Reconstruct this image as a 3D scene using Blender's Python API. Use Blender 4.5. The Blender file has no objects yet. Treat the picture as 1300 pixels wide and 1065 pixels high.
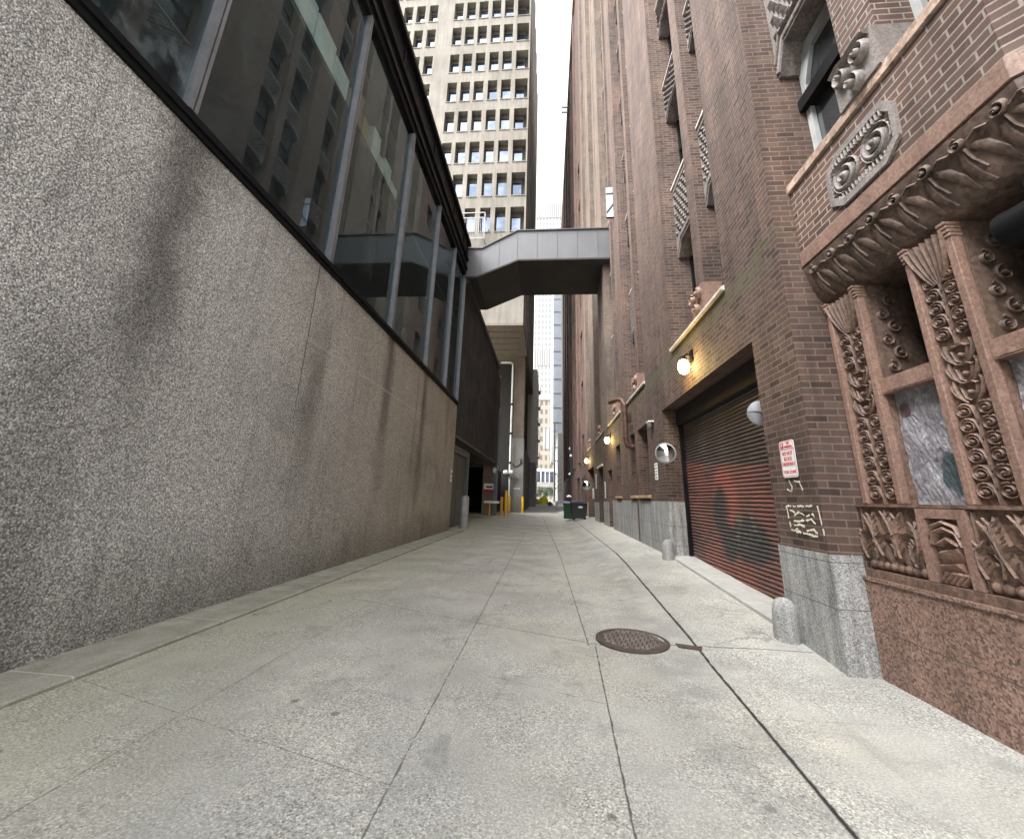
import bpy, math, random
from mathutils import Vector, Matrix
random.seed(7)
S = bpy.context.scene
COL = S.collection
R = math.radians
PI = math.pi

# ------------------------------------------------------------------ object helpers
def link(o, parent=None):
    COL.objects.link(o)
    if parent is not None:
        o.parent = parent
    return o

def tag(o, label=None, cat=None, group=None, kind=None):
    if label: o['label'] = label
    if cat: o['category'] = cat
    if group: o['group'] = group
    if kind: o['kind'] = kind
    return o

ORIGIN = {}
def thing(name, label, cat, loc=(0, 0, 0), group=None):
    o = bpy.data.objects.new(name, None)
    o.empty_display_size = .2
    o.location = loc
    link(o)
    ORIGIN[o.name] = Vector(loc)
    return tag(o, label, cat, group)

class MB:
    """collects faces in world coordinates; build() links ONE mesh object"""
    def __init__(s): s.v = []; s.f = []
    def add(s, vs, fs):
        n = len(s.v); s.v += [tuple(v) for v in vs]
        s.f += [tuple(i + n for i in f) for f in fs]
        return s
    def quad(s, a, b, c, d): return s.add([a, b, c, d], [(0, 1, 2, 3)])
    def box(s, x0, x1, y0, y1, z0, z1):
        return s.add([(x0,y0,z0),(x1,y0,z0),(x1,y1,z0),(x0,y1,z0),(x0,y0,z1),(x1,y0,z1),(x1,y1,z1),(x0,y1,z1)],
                     [(0,3,2,1),(4,5,6,7),(0,1,5,4),(1,2,6,5),(2,3,7,6),(3,0,4,7)])
    def prism(s, pts, axis, a, b):
        """pts 2-D polygon extruded along axis from a to b"""
        def P(p, t):
            return {'x': (t, p[0], p[1]), 'y': (p[0], t, p[1]), 'z': (p[0], p[1], t)}[axis]
        n = len(pts)
        vs = [P(p, a) for p in pts] + [P(p, b) for p in pts]
        fs = [tuple(range(n))[::-1], tuple(range(n, 2*n))]
        fs += [(i, (i+1) % n, n+(i+1) % n, n+i) for i in range(n)]
        return s.add(vs, fs)
    def lathe(s, prof, c, n=20, axis='z'):
        """prof: (radius, height) list around axis through c"""
        vs = []; fs = []
        for r, h in prof:
            for k in range(n):
                a = 2*PI*k/n; p = (r*math.cos(a), r*math.sin(a))
                if axis == 'z': vs.append((c[0]+p[0], c[1]+p[1], c[2]+h))
                elif axis == 'x': vs.append((c[0]+h, c[1]+p[0], c[2]+p[1]))
                else: vs.append((c[0]+p[0], c[1]+h, c[2]+p[1]))
        m = len(prof)
        for i in range(m-1):
            for k in range(n):
                fs.append((i*n+k, i*n+(k+1) % n, (i+1)*n+(k+1) % n, (i+1)*n+k))
        fs.append(tuple(range(n))[::-1]); fs.append(tuple(range((m-1)*n, m*n)))
        return s.add(vs, fs)
    def tube(s, pts, r, n=10):
        pts = [Vector(p) for p in pts]; rings = []
        up = Vector((0.13, 0.27, 1)).normalized()
        for i, p in enumerate(pts):
            d = (pts[min(i+1, len(pts)-1)] - pts[max(i-1, 0)]).normalized()
            a = d.cross(up)
            if a.length < 1e-3: a = d.cross(Vector((1, 0, 0)))
            a.normalize(); b = d.cross(a).normalized()
            rr = r[i] if isinstance(r, (list, tuple)) else r
            rings.append([p + a*rr*math.cos(2*PI*k/n) + b*rr*math.sin(2*PI*k/n) for k in range(n)])
        vs = [v for g in rings for v in g]; fs = []
        for i in range(len(pts)-1):
            for k in range(n):
                fs.append((i*n+k, i*n+(k+1) % n, (i+1)*n+(k+1) % n, (i+1)*n+k))
        fs.append(tuple(range(n))[::-1]); fs.append(tuple(range((len(pts)-1)*n, len(pts)*n)))
        return s.add(vs, fs)
    def band(s, fr, pts, w, h):
        """raised rounded band along (u,v) points on a carved face; fr maps (u,v,out) to the world"""
        n = len(pts); vs = []; fs = []
        for i, (u, v) in enumerate(pts):
            u0, v0 = pts[max(i-1, 0)]; u1, v1 = pts[min(i+1, n-1)]
            du, dv = u1-u0, v1-v0; L = math.hypot(du, dv) or 1
            nu, nv = -dv/L, du/L
            ww = w[i] if isinstance(w, (list, tuple)) else w
            hh = h[i] if isinstance(h, (list, tuple)) else h
            for o, k in ((-.5, 0), (-.36, .75), (0, 1), (.36, .75), (.5, 0)):
                vs.append(fr(u+nu*ww*o, v+nv*ww*o, hh*k))
        for i in range(n-1):
            for k in range(4):
                fs.append((i*5+k, i*5+k+1, i*5+k+6, i*5+k+5))
        fs.append((0, 1, 2, 3, 4)); e = (n-1)*5
        fs.append((e+4, e+3, e+2, e+1, e))
        return s.add(vs, fs)
    def spiral(s, fr, cu, cv, r, turns, a0, sgn, w, h, n=26, ev=1.0):
        pts = []
        for i in range(n+1):
            t = i/n; a = a0 + sgn*turns*2*PI*t; rr = r*(1-.82*t)
            pts.append((cu+rr*math.cos(a), cv+ev*rr*math.sin(a)))
        s.band(fr, pts, [w*(1-.45*i/n) for i in range(n+1)], [h*(.75+.45*i/n) for i in range(n+1)])
        return s.stud(fr, cu, cv, r*.2, h*1.35)
    def stud(s, fr, cu, cv, r, h, n=8, ev=1.0):
        vs = []; fs = []
        for j, (q, k) in enumerate(((1, 0), (.86, .6), (.5, .92))):
            vs += [fr(cu+r*q*math.cos(2*PI*i/n), cv+ev*r*q*math.sin(2*PI*i/n), h*k) for i in range(n)]
        vs.append(fr(cu, cv, h))
        for j in range(2):
            for i in range(n):
                fs.append((j*n+i, j*n+(i+1) % n, (j+1)*n+(i+1) % n, (j+1)*n+i))
        for i in range(n): fs.append((2*n+i, 2*n+(i+1) % n, 3*n))
        return s.add(vs, fs)
    def holed(s, P, us, vs_, holes, depth):
        """wall face with openings: P(u,v,d) -> world, us/vs_ extents, holes=(u0,u1,v0,v1[,d])"""
        U = sorted(set([us[0], us[1]] + [h[0] for h in holes] + [h[1] for h in holes]))
        V = sorted(set([vs_[0], vs_[1]] + [h[2] for h in holes] + [h[3] for h in holes]))
        U = [u for u in U if us[0] <= u <= us[1]]; V = [v for v in V if vs_[0] <= v <= vs_[1]]
        for i in range(len(U)-1):
            for j in range(len(V)-1):
                cu, cv = (U[i]+U[i+1])/2, (V[j]+V[j+1])/2
                if any(h[0] < cu < h[1] and h[2] < cv < h[3] for h in holes): continue
                s.quad(P(U[i], V[j], 0), P(U[i+1], V[j], 0), P(U[i+1], V[j+1], 0), P(U[i], V[j+1], 0))
        for h in holes:
            d = h[4] if len(h) > 4 else depth
            a, b, c, e = h[:4]
            s.quad(P(a, c, 0), P(a, e, 0), P(a, e, d), P(a, c, d))
            s.quad(P(b, c, 0), P(b, e, 0), P(b, e, d), P(b, c, d))
            s.quad(P(a, c, 0), P(b, c, 0), P(b, c, d), P(a, c, d))
            s.quad(P(a, e, 0), P(b, e, 0), P(b, e, d), P(a, e, d))
        return s
    def build(s, name, mat, parent=None, smooth=False, bevel=0, loc=None):
        me = bpy.data.meshes.new(name)
        o = bpy.data.objects.new(name, me)
        off = Vector(loc) if loc is not None else Vector((0, 0, 0))
        p = parent; 
        if parent is not None:
            root = parent
            while root.parent is not None: root = root.parent
            off = ORIGIN.get(root.name, off)
        me.from_pydata([tuple(Vector(v)-off) for v in s.v], [], s.f)
        me.validate(); me.update()
        import bmesh
        bm = bmesh.new(); bm.from_mesh(me)
        bmesh.ops.recalc_face_normals(bm, faces=bm.faces)
        bm.to_mesh(me); bm.free()
        if smooth:
            me.polygons.foreach_set('use_smooth', [True]*len(me.polygons)); 
            try: me.set_sharp_from_angle(angle=R(42))
            except Exception: pass
        me.materials.append(mat)
        link(o, parent)
        if parent is None:
            o.location = off
            ORIGIN[o.name] = off
        if bevel:
            m = o.modifiers.new('bevel', 'BEVEL'); m.width = bevel; m.segments = 2; m.limit_method = 'ANGLE'
        return o

def copy_tree(o, parent=None):
    c = o.copy(); COL.objects.link(c); c.parent = parent
    for ch in list(o.children): copy_tree(ch, c)
    return c

# ------------------------------------------------------------------ material helpers
class NT:
    def __init__(s, name):
        s.m = bpy.data.materials.new(name); s.m.use_nodes = True
        s.t = s.m.node_tree; s.n = s.t.nodes; s.n.clear()
        s.out = s.n.new('ShaderNodeOutputMaterial')
        s.b = s.n.new('ShaderNodeBsdfPrincipled')
        s.t.links.new(s.b.outputs[0], s.out.inputs[0])
        s._pos = None
    def L(s, a, b): s.t.links.new(a, b)
    def set(s, inp, v):
        if hasattr(v, 'is_linked') or hasattr(v, 'links'): s.L(v, inp)
        else:
            if isinstance(v, tuple) and len(v) == 3 and inp.type == 'RGBA': v = (*v, 1)
            inp.default_value = v
    def pos(s):
        if s._pos is None:
            g = s.n.new('ShaderNodeNewGeometry'); q = s.n.new('ShaderNodeSeparateXYZ')
            s.L(g.outputs['Position'], q.inputs[0]); s._pos = (g.outputs['Position'], *q.outputs[:3]); s.geo = g
        return s._pos
    def math(s, op, a, b=None, c=None, clamp=False):
        n = s.n.new('ShaderNodeMath'); n.operation = op; n.use_clamp = clamp
        s.set(n.inputs[0], a)
        if b is not None: s.set(n.inputs[1], b)
        if c is not None: s.set(n.inputs[2], c)
        return n.outputs[0]
    def comb(s, x, y, z=0.0):
        n = s.n.new('ShaderNodeCombineXYZ')
        for i, v in enumerate((x, y, z)): s.set(n.inputs[i], v)
        return n.outputs[0]
    def noise(s, vec, scale, detail=3, rough=.55, dist=0.0, col=False):
        n = s.n.new('ShaderNodeTexNoise'); s.L(vec, n.inputs['Vector'])
        n.inputs['Scale'].default_value = scale; n.inputs['Detail'].default_value = detail
        n.inputs['Roughness'].default_value = rough; n.inputs['Distortion'].default_value = dist
        return n.outputs['Color' if col else 'Fac']
    def vor(s, vec, scale, feat='F1', rnd=1.0):
        n = s.n.new('ShaderNodeTexVoronoi'); n.feature = feat; s.L(vec, n.inputs['Vector'])
        n.inputs['Scale'].default_value = scale; n.inputs['Randomness'].default_value = rnd
        return n.outputs
    def ramp(s, fac, stops, interp='LINEAR'):
        n = s.n.new('ShaderNodeValToRGB'); s.set(n.inputs[0], fac); e = n.color_ramp.elements
        n.color_ramp.interpolation = interp
        while len(e) < len(stops): e.new(.5)
        for k, (p, c) in enumerate(stops):
            e[k].position = p
            e[k].color = (*c, 1) if isinstance(c, (tuple, list)) else (c, c, c, 1)
        return n.outputs[0]
    def step(s, v, a, b):
        n = s.n.new('ShaderNodeMapRange'); n.interpolation_type = 'SMOOTHSTEP'
        s.set(n.inputs[0], v); n.inputs[1].default_value = a; n.inputs[2].default_value = b
        return n.outputs[0]
    def mix(s, f, a, b, mode='MIX'):
        n = s.n.new('ShaderNodeMix'); n.data_type = 'RGBA'; n.blend_type = mode
        s.set(n.inputs[0], f); s.set(n.inputs[6], a); s.set(n.inputs[7], b)
        return n.outputs[2]
    def bump(s, h, strength=.5, dist=.01):
        n = s.n.new('ShaderNodeBump'); n.inputs['Strength'].default_value = strength
        n.inputs['Distance'].default_value = dist; s.L(h, n.inputs['Height'])
        s.L(n.outputs[0], s.b.inputs['Normal']); return n
    def fin(s, col, rough=.8, metal=0.0, spec=.5):
        s.set(s.b.inputs['Base Color'], col); s.set(s.b.inputs['Roughness'], rough)
        s.set(s.b.inputs['Metallic'], metal); s.b.inputs['Specular IOR Level'].default_value = spec
        return s.m

def plain(name, col, rough=.6, metal=0.0, var=.25, scale=6, bump=0.0, spec=.5, streak=True):
    """painted / metal / stone surface with mottling, grime streaks and fine grain"""
    t = NT(name); p, x, y, z = t.pos()
    a = t.noise(p, scale, 5, .6)
    sv = t.comb(t.math('MULTIPLY', x, 5.0), t.math('MULTIPLY', y, 5.0), t.math('MULTIPLY', z, .35))
    b = t.noise(sv, 1.6, 4, .65)
    f = t.math('ADD', t.math('MULTIPLY', a, .6), t.math('MULTIPLY', b, .4 if streak else 0.0))
    if not streak: f = a
    lo = tuple(c*(1-var) for c in col); hi = tuple(min(1, c*(1+var)) for c in col)
    c = t.ramp(f, [(.32, lo), (.68, hi)])
    if bump: t.bump(t.noise(p, 60, 3, .6), bump, .004)
    return t.fin(c, t.ramp(a, [(.3, max(0, rough-.1)), (.7, min(1, rough+.1))]), metal, spec)

def brick(name, tones, mortar, bw=.232, rh=.0770, ms=.0085, bumpk=.7, moss=False, stain=.35):
    t = NT(name); p, x, y, z = t.pos()
    nrm = t.n.new('ShaderNodeSeparateXYZ'); t.L(t.geo.outputs['True Normal'], nrm.inputs[0])
    side = t.math('GREATER_THAN', t.math('ABSOLUTE', nrm.outputs[0]), .55)
    u = t.math('ADD', t.math('MULTIPLY', y, side), t.math('MULTIPLY', x, t.math('SUBTRACT', 1.0, side)))
    wob = t.math('MULTIPLY', t.math('SUBTRACT', t.noise(p, 3.0, 2), .5), .010)
    wob2 = t.math('MULTIPLY', t.math('SUBTRACT', t.noise(p, 55.0, 2), .5), .006)
    v = t.comb(t.math('ADD', u, t.math('ADD', wob, wob2)), t.math('ADD', z, t.math('ADD', wob, wob2)))
    b = t.n.new('ShaderNodeTexBrick'); t.L(v, b.inputs['Vector'])
    b.inputs['Scale'].default_value = 1; b.inputs['Brick Width'].default_value = bw
    b.inputs['Row Height'].default_value = rh; b.inputs['Mortar Size'].default_value = ms
    b.inputs['Mortar Smooth'].default_value = .25; b.inputs['Bias'].default_value = 0
    b.inputs['Color1'].default_value = (0, 0, 0, 1); b.inputs['Color2'].default_value = (1, 1, 1, 1)
    b.inputs['Mortar'].default_value = (.5, .5, .5, 1)
    val = t.math('ADD', t.math('MULTIPLY', b.outputs['Color'], .8), t.math('MULTIPLY', t.noise(p, 9, 4, .6), .22))
    n = len(tones)
    bc = t.ramp(val, [(i/(n-1), c) for i, c in enumerate(tones)])
    grain = t.noise(p, 140, 3, .7)
    bc = t.mix(1.0, bc, t.ramp(grain, [(.25, .68), (.75, 1.28)]), 'MULTIPLY')
    mc = t.mix(t.noise(p, 20, 3), mortar, tuple(c*.55 for c in mortar))
    c = t.mix(b.outputs['Fac'], bc, mc)
    sv = t.comb(t.math('MULTIPLY', x, 2.2), t.math('MULTIPLY', y, 2.2), t.math('MULTIPLY', z, .28))
    gr = t.ramp(t.noise(sv, 1.3, 5, .65), [(.35, 1-stain), (.62, 1.06)])
    c = t.mix(1.0, c, gr, 'MULTIPLY')
    patch = t.ramp(t.noise(p, .55, 6, .65, .5), [(.30, (.72,.74,.76)), (.5, (1.0,1.0,1.0)), (.70, (1.28,1.20,1.12))])
    c = t.mix(1.0, c, patch, 'MULTIPLY')
    eff = t.step(t.noise(t.comb(t.math('MULTIPLY', x, 2.0), t.math('MULTIPLY', y, 2.0), t.math('MULTIPLY', z, .8)), 1.1, 7, .72), .64, .80)
    c = t.mix(t.math('MULTIPLY', eff, .30), c, (.30, .275, .25))
    if moss:
        mk = t.math('MULTIPLY', t.step(z, 4.1, 4.8), t.step(t.noise(p, 2.5, 4), .38, .6))
        mk = t.math('MULTIPLY', mk, t.math('LESS_THAN', z, 4.84))
        c = t.mix(t.math('MULTIPLY', mk, .62), c, (.075, .085, .042))
    h = t.math('ADD', t.math('MULTIPLY', t.math('SUBTRACT', 1.0, b.outputs['Fac']), 1.0), t.math('MULTIPLY', grain, .45))
    h = t.math('ADD', h, t.math('MULTIPLY', b.outputs['Color'], .22))
    t.bump(h, bumpk, .008)
    return t.fin(c, .82, 0, .35)

# ------------------------------------------------------------------ materials
M = {}
M['brick'] = brick('brown_brick', [(.034,.021,.018), (.070,.040,.032), (.104,.062,.047), (.084,.052,.044), (.150,.098,.072)], (.180,.152,.130), moss=True)
M['brick_light'] = brick('tan_brick', [(.075,.052,.041), (.115,.081,.062), (.145,.105,.080), (.105,.077,.064), (.175,.132,.102)], (.19,.165,.14), moss=False)
M['brick_red'] = brick('red_brick', [(.050,.027,.021), (.085,.044,.034), (.108,.060,.046), (.075,.042,.034)], (.11,.085,.07), stain=.5)
M['brick_pale_joint'] = brick('pale_joint_brick', [(.050,.027,.022), (.088,.047,.037), (.118,.068,.052), (.100,.060,.051), (.145,.095,.072)], (.36,.315,.27), bumpk=.55)

def m_aggregate():
    t = NT('exposed_aggregate'); p, x, y, z = t.pos()
    wv = t.comb(t.math('ADD', x, t.math('MULTIPLY', t.noise(p, 30, 2), .01)), y, z)
    V = t.vor(wv, 60); V2 = t.vor(wv, 140)
    sep = t.n.new('ShaderNodeSeparateColor'); t.L(V['Color'], sep.inputs[0])
    sep2 = t.n.new('ShaderNodeSeparateColor'); t.L(V2['Color'], sep2.inputs[0])
    val = t.math('ADD', t.math('MULTIPLY', sep.outputs[0], .7), t.math('MULTIPLY', sep2.outputs[1], .3))
    c = t.ramp(val, [(.12, (.215,.210,.203)), (.38, (.41,.40,.385)), (.60, (.565,.55,.53)), (.85, (.84,.82,.79))])
    c = t.mix(t.math('MULTIPLY', t.step(V['Distance'], .42, .80), .8), c, (.11, .104, .104))
    big = t.ramp(t.noise(p, .55, 5, .6), [(.3, .90), (.7, 1.22)])
    c = t.mix(1.0, c, big, 'MULTIPLY')
    # weathering: runs of grime below the mullions, dirt low down; then a browner tone far along
    fr = t.math('FRACT', t.math('ADD', t.math('DIVIDE', t.math('SUBTRACT', y, 3.55), 3.31), .5))
    d = t.math('MULTIPLY', t.math('ABSOLUTE', t.math('SUBTRACT', fr, .5)), 3.31)
    d = t.math('ADD', d, t.math('MULTIPLY', t.math('SUBTRACT', t.noise(t.comb(y, t.math('MULTIPLY', z, .5)), 2.6, 4, .6), .5), .55))
    amp = t.step(t.noise(t.comb(t.math('ADD', y, 7.0), t.math('MULTIPLY', z, .22)), .42, 3), .34, .58)
    run = t.math('MULTIPLY', t.math('MULTIPLY', t.math('SUBTRACT', 1.0, t.step(d, .02, .50)), t.step(z, .0, 4.9)), amp)
    q = t.math('ADD', t.math('SUBTRACT', y, 3.62), t.math('MULTIPLY', t.math('SUBTRACT', t.noise(t.comb(y, t.math('MULTIPLY', z, .8)), 1.9, 5, .6), .5), .75))
    big_run = t.math('MULTIPLY', t.math('SUBTRACT', 1.0, t.step(t.math('ABSOLUTE', q), .0, .62)), t.step(z, .6, 4.2))
    run = t.math('MAXIMUM', run, t.math('MULTIPLY', big_run, .95))
    q2 = t.math('ADD', t.math('SUBTRACT', y, 3.05), t.math('MULTIPLY', t.math('SUBTRACT', t.noise(t.comb(y, t.math('MULTIPLY', z, .8)), 2.3, 5, .6), .5), .8))
    low_run = t.math('MULTIPLY', t.math('MULTIPLY', t.math('SUBTRACT', 1.0, t.step(t.math('ABSOLUTE', q2), .0, .75)), t.math('SUBTRACT', 1.0, t.step(z, 2.2, 3.4))), .55)
    run = t.math('MAXIMUM', run, low_run)
    sv = t.comb(t.math('MULTIPLY', y, 3.2), t.math('MULTIPLY', z, .22))
    st = t.step(t.noise(sv, 1.5, 5, .65), .5, .72)
    m = t.math('MAXIMUM', t.math('MULTIPLY', run, 1.0), t.math('MULTIPLY', st, .30))
    c = t.mix(m, c, t.mix(1.0, c, (.33, .32, .31), 'MULTIPLY'))
    far_tone = t.math('MULTIPLY', t.step(y, 4.5, 13.0), .72)
    c = t.mix(far_tone, c, t.mix(1.0, c, (.92, .82, .69), 'MULTIPLY'))
    damp = t.math('MULTIPLY', t.math('SUBTRACT', 1.0, t.step(t.math('ADD', z, t.math('MULTIPLY', t.noise(p, 2.2, 4), .7)),   .2, 1.6)), .62)
    c = t.mix(damp, c, t.mix(1.0, c, (.42, .42, .38), 'MULTIPLY'))
    blot = t.step(t.noise(p, .42, 5, .6, .4), .53, .68)
    c = t.mix(t.math('MULTIPLY', blot, .5), c, t.mix(1.0, c, (.55, .54, .53), 'MULTIPLY'))
    # cast panel joints
    wb = t.math('MULTIPLY', t.math('SUBTRACT', t.noise(p, 6, 3), .5), .05)
    j1 = t.math('LESS_THAN', t.math('ABSOLUTE', t.math('SUBTRACT', t.math('ADD', y, wb), 6.44)), t.math('MULTIPLY', t.step(t.math('ADD', z, t.math('MULTIPLY', t.noise(p, 3, 3), 1.4)), 2.6, 4.6), .014))
    j2 = t.math('LESS_THAN', t.math('ABSOLUTE', t.math('SUBTRACT', t.math('ADD', y, wb), 12.7)), .02)
    jz = t.math('MULTIPLY', t.math('LESS_THAN', t.math('ABSOLUTE', t.math('SUBTRACT', t.math('ADD', z, t.math('MULTIPLY', wb, 1.6)), 4.13)), .035), t.math('MULTIPLY', t.math('GREATER_THAN', y, 6.4), t.math('LESS_THAN', y, 12.7)))
    c = t.mix(t.math('MULTIPLY', t.math('MAXIMUM', j1, t.math('MULTIPLY', j2, .5)), .8), c, (.04, .037, .035))
    c = t.mix(t.math('MULTIPLY', jz, .32), c, (.50, .46, .40))
    h = t.math('ADD', t.math('SUBTRACT', 1.0, V['Distance']), t.math('MULTIPLY', t.math('SUBTRACT', 1.0, V2['Distance']), .4))
    t.bump(h, 1.0, .014)
    return t.fin(c, .86, 0, .35)
M['aggregate'] = m_aggregate()

JOINTS = [  # pavement joints: x0,y0,x1,y1,half width,strength
    (1.38, 1.0, 1.60, 4.9, .016, 1.0), (1.60, 4.9, 1.80, 11.6, .018, 1.0), (1.80, 11.6, 1.72, 40, .018, .8),
    (.36, 1.0, .52, 5.0, .008, .8), (.45, 5.0, .36, 12, .009, .7), (.36, 12, -.5, 40, .014, .7),
    (-.81, 1.0, -.87, 5.95, .007, .65), (-.87, 5.95, -1.0, 20, .010, .5), (-2.5, 1.0, -2.45, 22, .006, .45),
    (-.95, 5.60, .58, 5.04, .008, .8), (1.34, 5.12, 2.75, 5.06, .009, .9), (-3.72, 6.75, -.95, 5.60, .007, .6),
    (.58, 5.04, 1.36, 5.22, .011, .9), (-.84, 4.2, .42, 3.72, .004, .5), (.42, 3.72, 1.5, 3.55, .003, .35),
    (1.5, 3.66, 2.9, 3.72, .004, .5), (-3.7, 3.45, -.8, 2.6, .005, .5), (-.9, 9.5, 1.75, 9.2, .007, .5),
    (-3.7, 10.4, -.95, 9.7, .007, .4), (-3.7, 14.5, 1.8, 13.6, .010, .5), (-4, 20.4, 1.8, 19.4, .014, .6),
    (-4, 28, 2.8, 27, .018, .5), (1.8, 11.6, 2.8, 11.3, .010, .6), (1.78, 16.5, 2.8, 16.2, .011, .5)]

def m_pavement():
    t = NT('old_concrete_pavement'); p, x, y, z = t.pos()
    base = t.ramp(t.noise(p, .8, 6, .62), [(.28, (.260,.258,.240)), (.5, (.335,.332,.310)), (.75, (.41,.405,.375))])
    warm = t.step(t.noise(p, .33, 4, .6), .45, .72)
    c = t.mix(t.math('MULTIPLY', warm, .42), base, (.40, .37, .285))
    green = t.math('MULTIPLY', t.math('SUBTRACT', 1.0, t.step(t.math('ADD', x, t.math('MULTIPLY', t.noise(p, .9, 4), 1.9)), -3.1, -.6)), .55)
    c = t.mix(green, c, (.330, .338, .240))
    V = t.vor(p, 95)
    sep = t.n.new('ShaderNodeSeparateColor'); t.L(V['Color'], sep.inputs[0])
    sp = t.ramp(sep.outputs[0], [(.03, .48), (.30, .92), (.75, 1.06), (.97, 1.55)])
    fine = t.ramp(t.noise(p, 75, 5, .8), [(.32, .58), (.68, 1.40)])
    k = t.step(t.noise(p, 1.1, 3), .3, .65)
    c = t.mix(k, c, t.mix(1.0, c, sp, 'MULTIPLY'))
    c = t.mix(1.0, c, fine, 'MULTIPLY')
    wear = t.step(t.noise(p, .9, 7, .75, .3), .50, .66)
    c = t.mix(t.math('MULTIPLY', wear, .35), c, t.mix(1.0, c, (1.45, 1.42, 1.34), 'MULTIPLY'))
    # stains and gum
    V3 = t.vor(p, 2.3); gum = t.math('SUBTRACT', 1.0, t.step(V3['Distance'], .055, .085))
    s3 = t.n.new('ShaderNodeSeparateColor'); t.L(V3['Color'], s3.inputs[0])
    gum = t.math('MULTIPLY', gum, t.math('GREATER_THAN', s3.outputs[0], .55))
    c = t.mix(t.math('MULTIPLY', gum, .62), c, (.075, .072, .068))
    dk = t.step(t.noise(p, 1.7, 6, .7, .6), .52, .76)
    c = t.mix(t.math('MULTIPLY', dk, .6), c, (.150, .148, .14))
    scr = t.step(t.noise(t.comb(t.math('MULTIPLY', x, 14.0), t.math('MULTIPLY', y, 1.6)), 1.6, 5, .7), .66, .74)
    c = t.mix(t.math('MULTIPLY', scr, .22), c, (.48, .475, .46))
    crk = t.n.new('ShaderNodeVectorMath'); crk.operation = 'MULTIPLY_ADD'
    t.L(t.noise(p, 1.6, 6, .65, col=True), crk.inputs[0]); crk.inputs[1].default_value = (.9, .9, 0); t.L(t.comb(x, y), crk.inputs[2])
    VC = t.vor(crk.outputs[0], .42, 'DISTANCE_TO_EDGE')
    ck = t.math('MULTIPLY', t.math('SUBTRACT', 1.0, t.step(VC['Distance'], .0015, .006)), t.math('MULTIPLY', t.step(t.noise(p, .6, 3), .52, .60), t.step(x, -.3, .6)))
    c = t.mix(t.math('MULTIPLY', ck, .42), c, (.06, .058, .054))
    oil = t.step(t.noise(p, 1.05, 5, .6, 1.2), .63, .72)
    c = t.mix(t.math('MULTIPLY', oil, .38), c, t.mix(1.0, c, (.45, .45, .45), 'MULTIPLY'))
    drag = t.step(t.noise(t.comb(t.math('MULTIPLY', x, 5.0), t.math('MULTIPLY', y, .35)), 1.2, 6, .7), .56, .70)
    c = t.mix(t.math('MULTIPLY', drag, .30), c, t.mix(1.0, c, (.62, .61, .60), 'MULTIPLY'))
    # wheel-worn dark track along the tarred joint
    tr = t.math('SUBTRACT', 1.0, t.step(t.math('ABSOLUTE', t.math('SUBTRACT', x, 1.30)), .05, .55))
    c = t.mix(t.math('MULTIPLY', t.math('MULTIPLY', tr, t.step(t.noise(p, 2.3, 4), .35, .65)), .42), c, (.15, .15, .15))
    wob = t.n.new('ShaderNodeVectorMath'); wob.operation = 'MULTIPLY_ADD'
    t.L(t.noise(p, 4.5, 4, .6, col=True), wob.inputs[0]); wob.inputs[1].default_value = (.020, .020, 0)
    t.L(t.comb(t.math('SUBTRACT', x, .010), t.math('SUBTRACT', y, .010)), wob.inputs[2])
    jm = None; P = wob.outputs[0]
    jn = t.math('MULTIPLY', t.math('SUBTRACT', t.noise(p, 9, 6, .75), .44), .030)
    for (x0, y0, x1, y1, w, s) in JOINTS:
        L = math.hypot(x1-x0, y1-y0); d = ((x1-x0)/L, (y1-y0)/L)
        n1 = t.n.new('ShaderNodeVectorMath'); n1.operation = 'SUBTRACT'; t.L(P, n1.inputs[0]); n1.inputs[1].default_value = (x0, y0, 0)
        da = t.n.new('ShaderNodeVectorMath'); da.operation = 'DOT_PRODUCT'; t.L(n1.outputs[0], da.inputs[0]); da.inputs[1].default_value = (d[0], d[1], 0)
        db = t.n.new('ShaderNodeVectorMath'); db.operation = 'DOT_PRODUCT'; t.L(n1.outputs[0], db.inputs[0]); db.inputs[1].default_value = (-d[1], d[0], 0)
        a = t.math('ABSOLUTE', t.math('SUBTRACT', da.outputs['Value'], L/2))
        a = t.math('MAXIMUM', t.math('SUBTRACT', a, L/2), 0.0)
        e = t.math('ADD', t.math('MAXIMUM', a, t.math('ABSOLUTE', db.outputs['Value'])), jn)
        n2 = t.n.new('ShaderNodeMapRange'); t.L(e, n2.inputs[0])
        n2.inputs[1].default_value = w*.55; n2.inputs[2].default_value = w*1.3; n2.inputs[3].default_value = s; n2.inputs[4].default_value = 0
        jm = n2.outputs[0] if jm is None else t.math('MAXIMUM', jm, n2.outputs[0])
    c = t.mix(jm, c, (.022, .021, .020))
    h = t.math('SUBTRACT', t.math('MULTIPLY', t.noise(p, 90, 4, .7), .5), t.math('MULTIPLY', jm, 1.2))
    t.bump(h, .5, .008)
    return t.fin(c, .88, 0, .3)
M['pavement'] = m_pavement()

def m_curb():
    t = NT('mossy_kerb_concrete'); p, x, y, z = t.pos()
    c = t.ramp(t.noise(p, 3, 6, .65), [(.3, (.215,.216,.178)), (.6, (.325,.322,.275)), (.8, (.42,.415,.365))])
    c = t.mix(1.0, c, t.ramp(t.noise(p, 110, 3, .7), [(.3, .6), (.7, 1.35)]), 'MULTIPLY')
    fr = t.math('FRACT', t.math('DIVIDE', t.math('SUBTRACT', y, .3), 1.55))
    c = t.mix(t.math('MULTIPLY', t.math('LESS_THAN', fr, .010), .6), c, (.55, .54, .47))
    t.bump(t.noise(p, 90, 3), .4, .006)
    return t.fin(c, .9, 0, .3)
M['kerb'] = m_curb()

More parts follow.
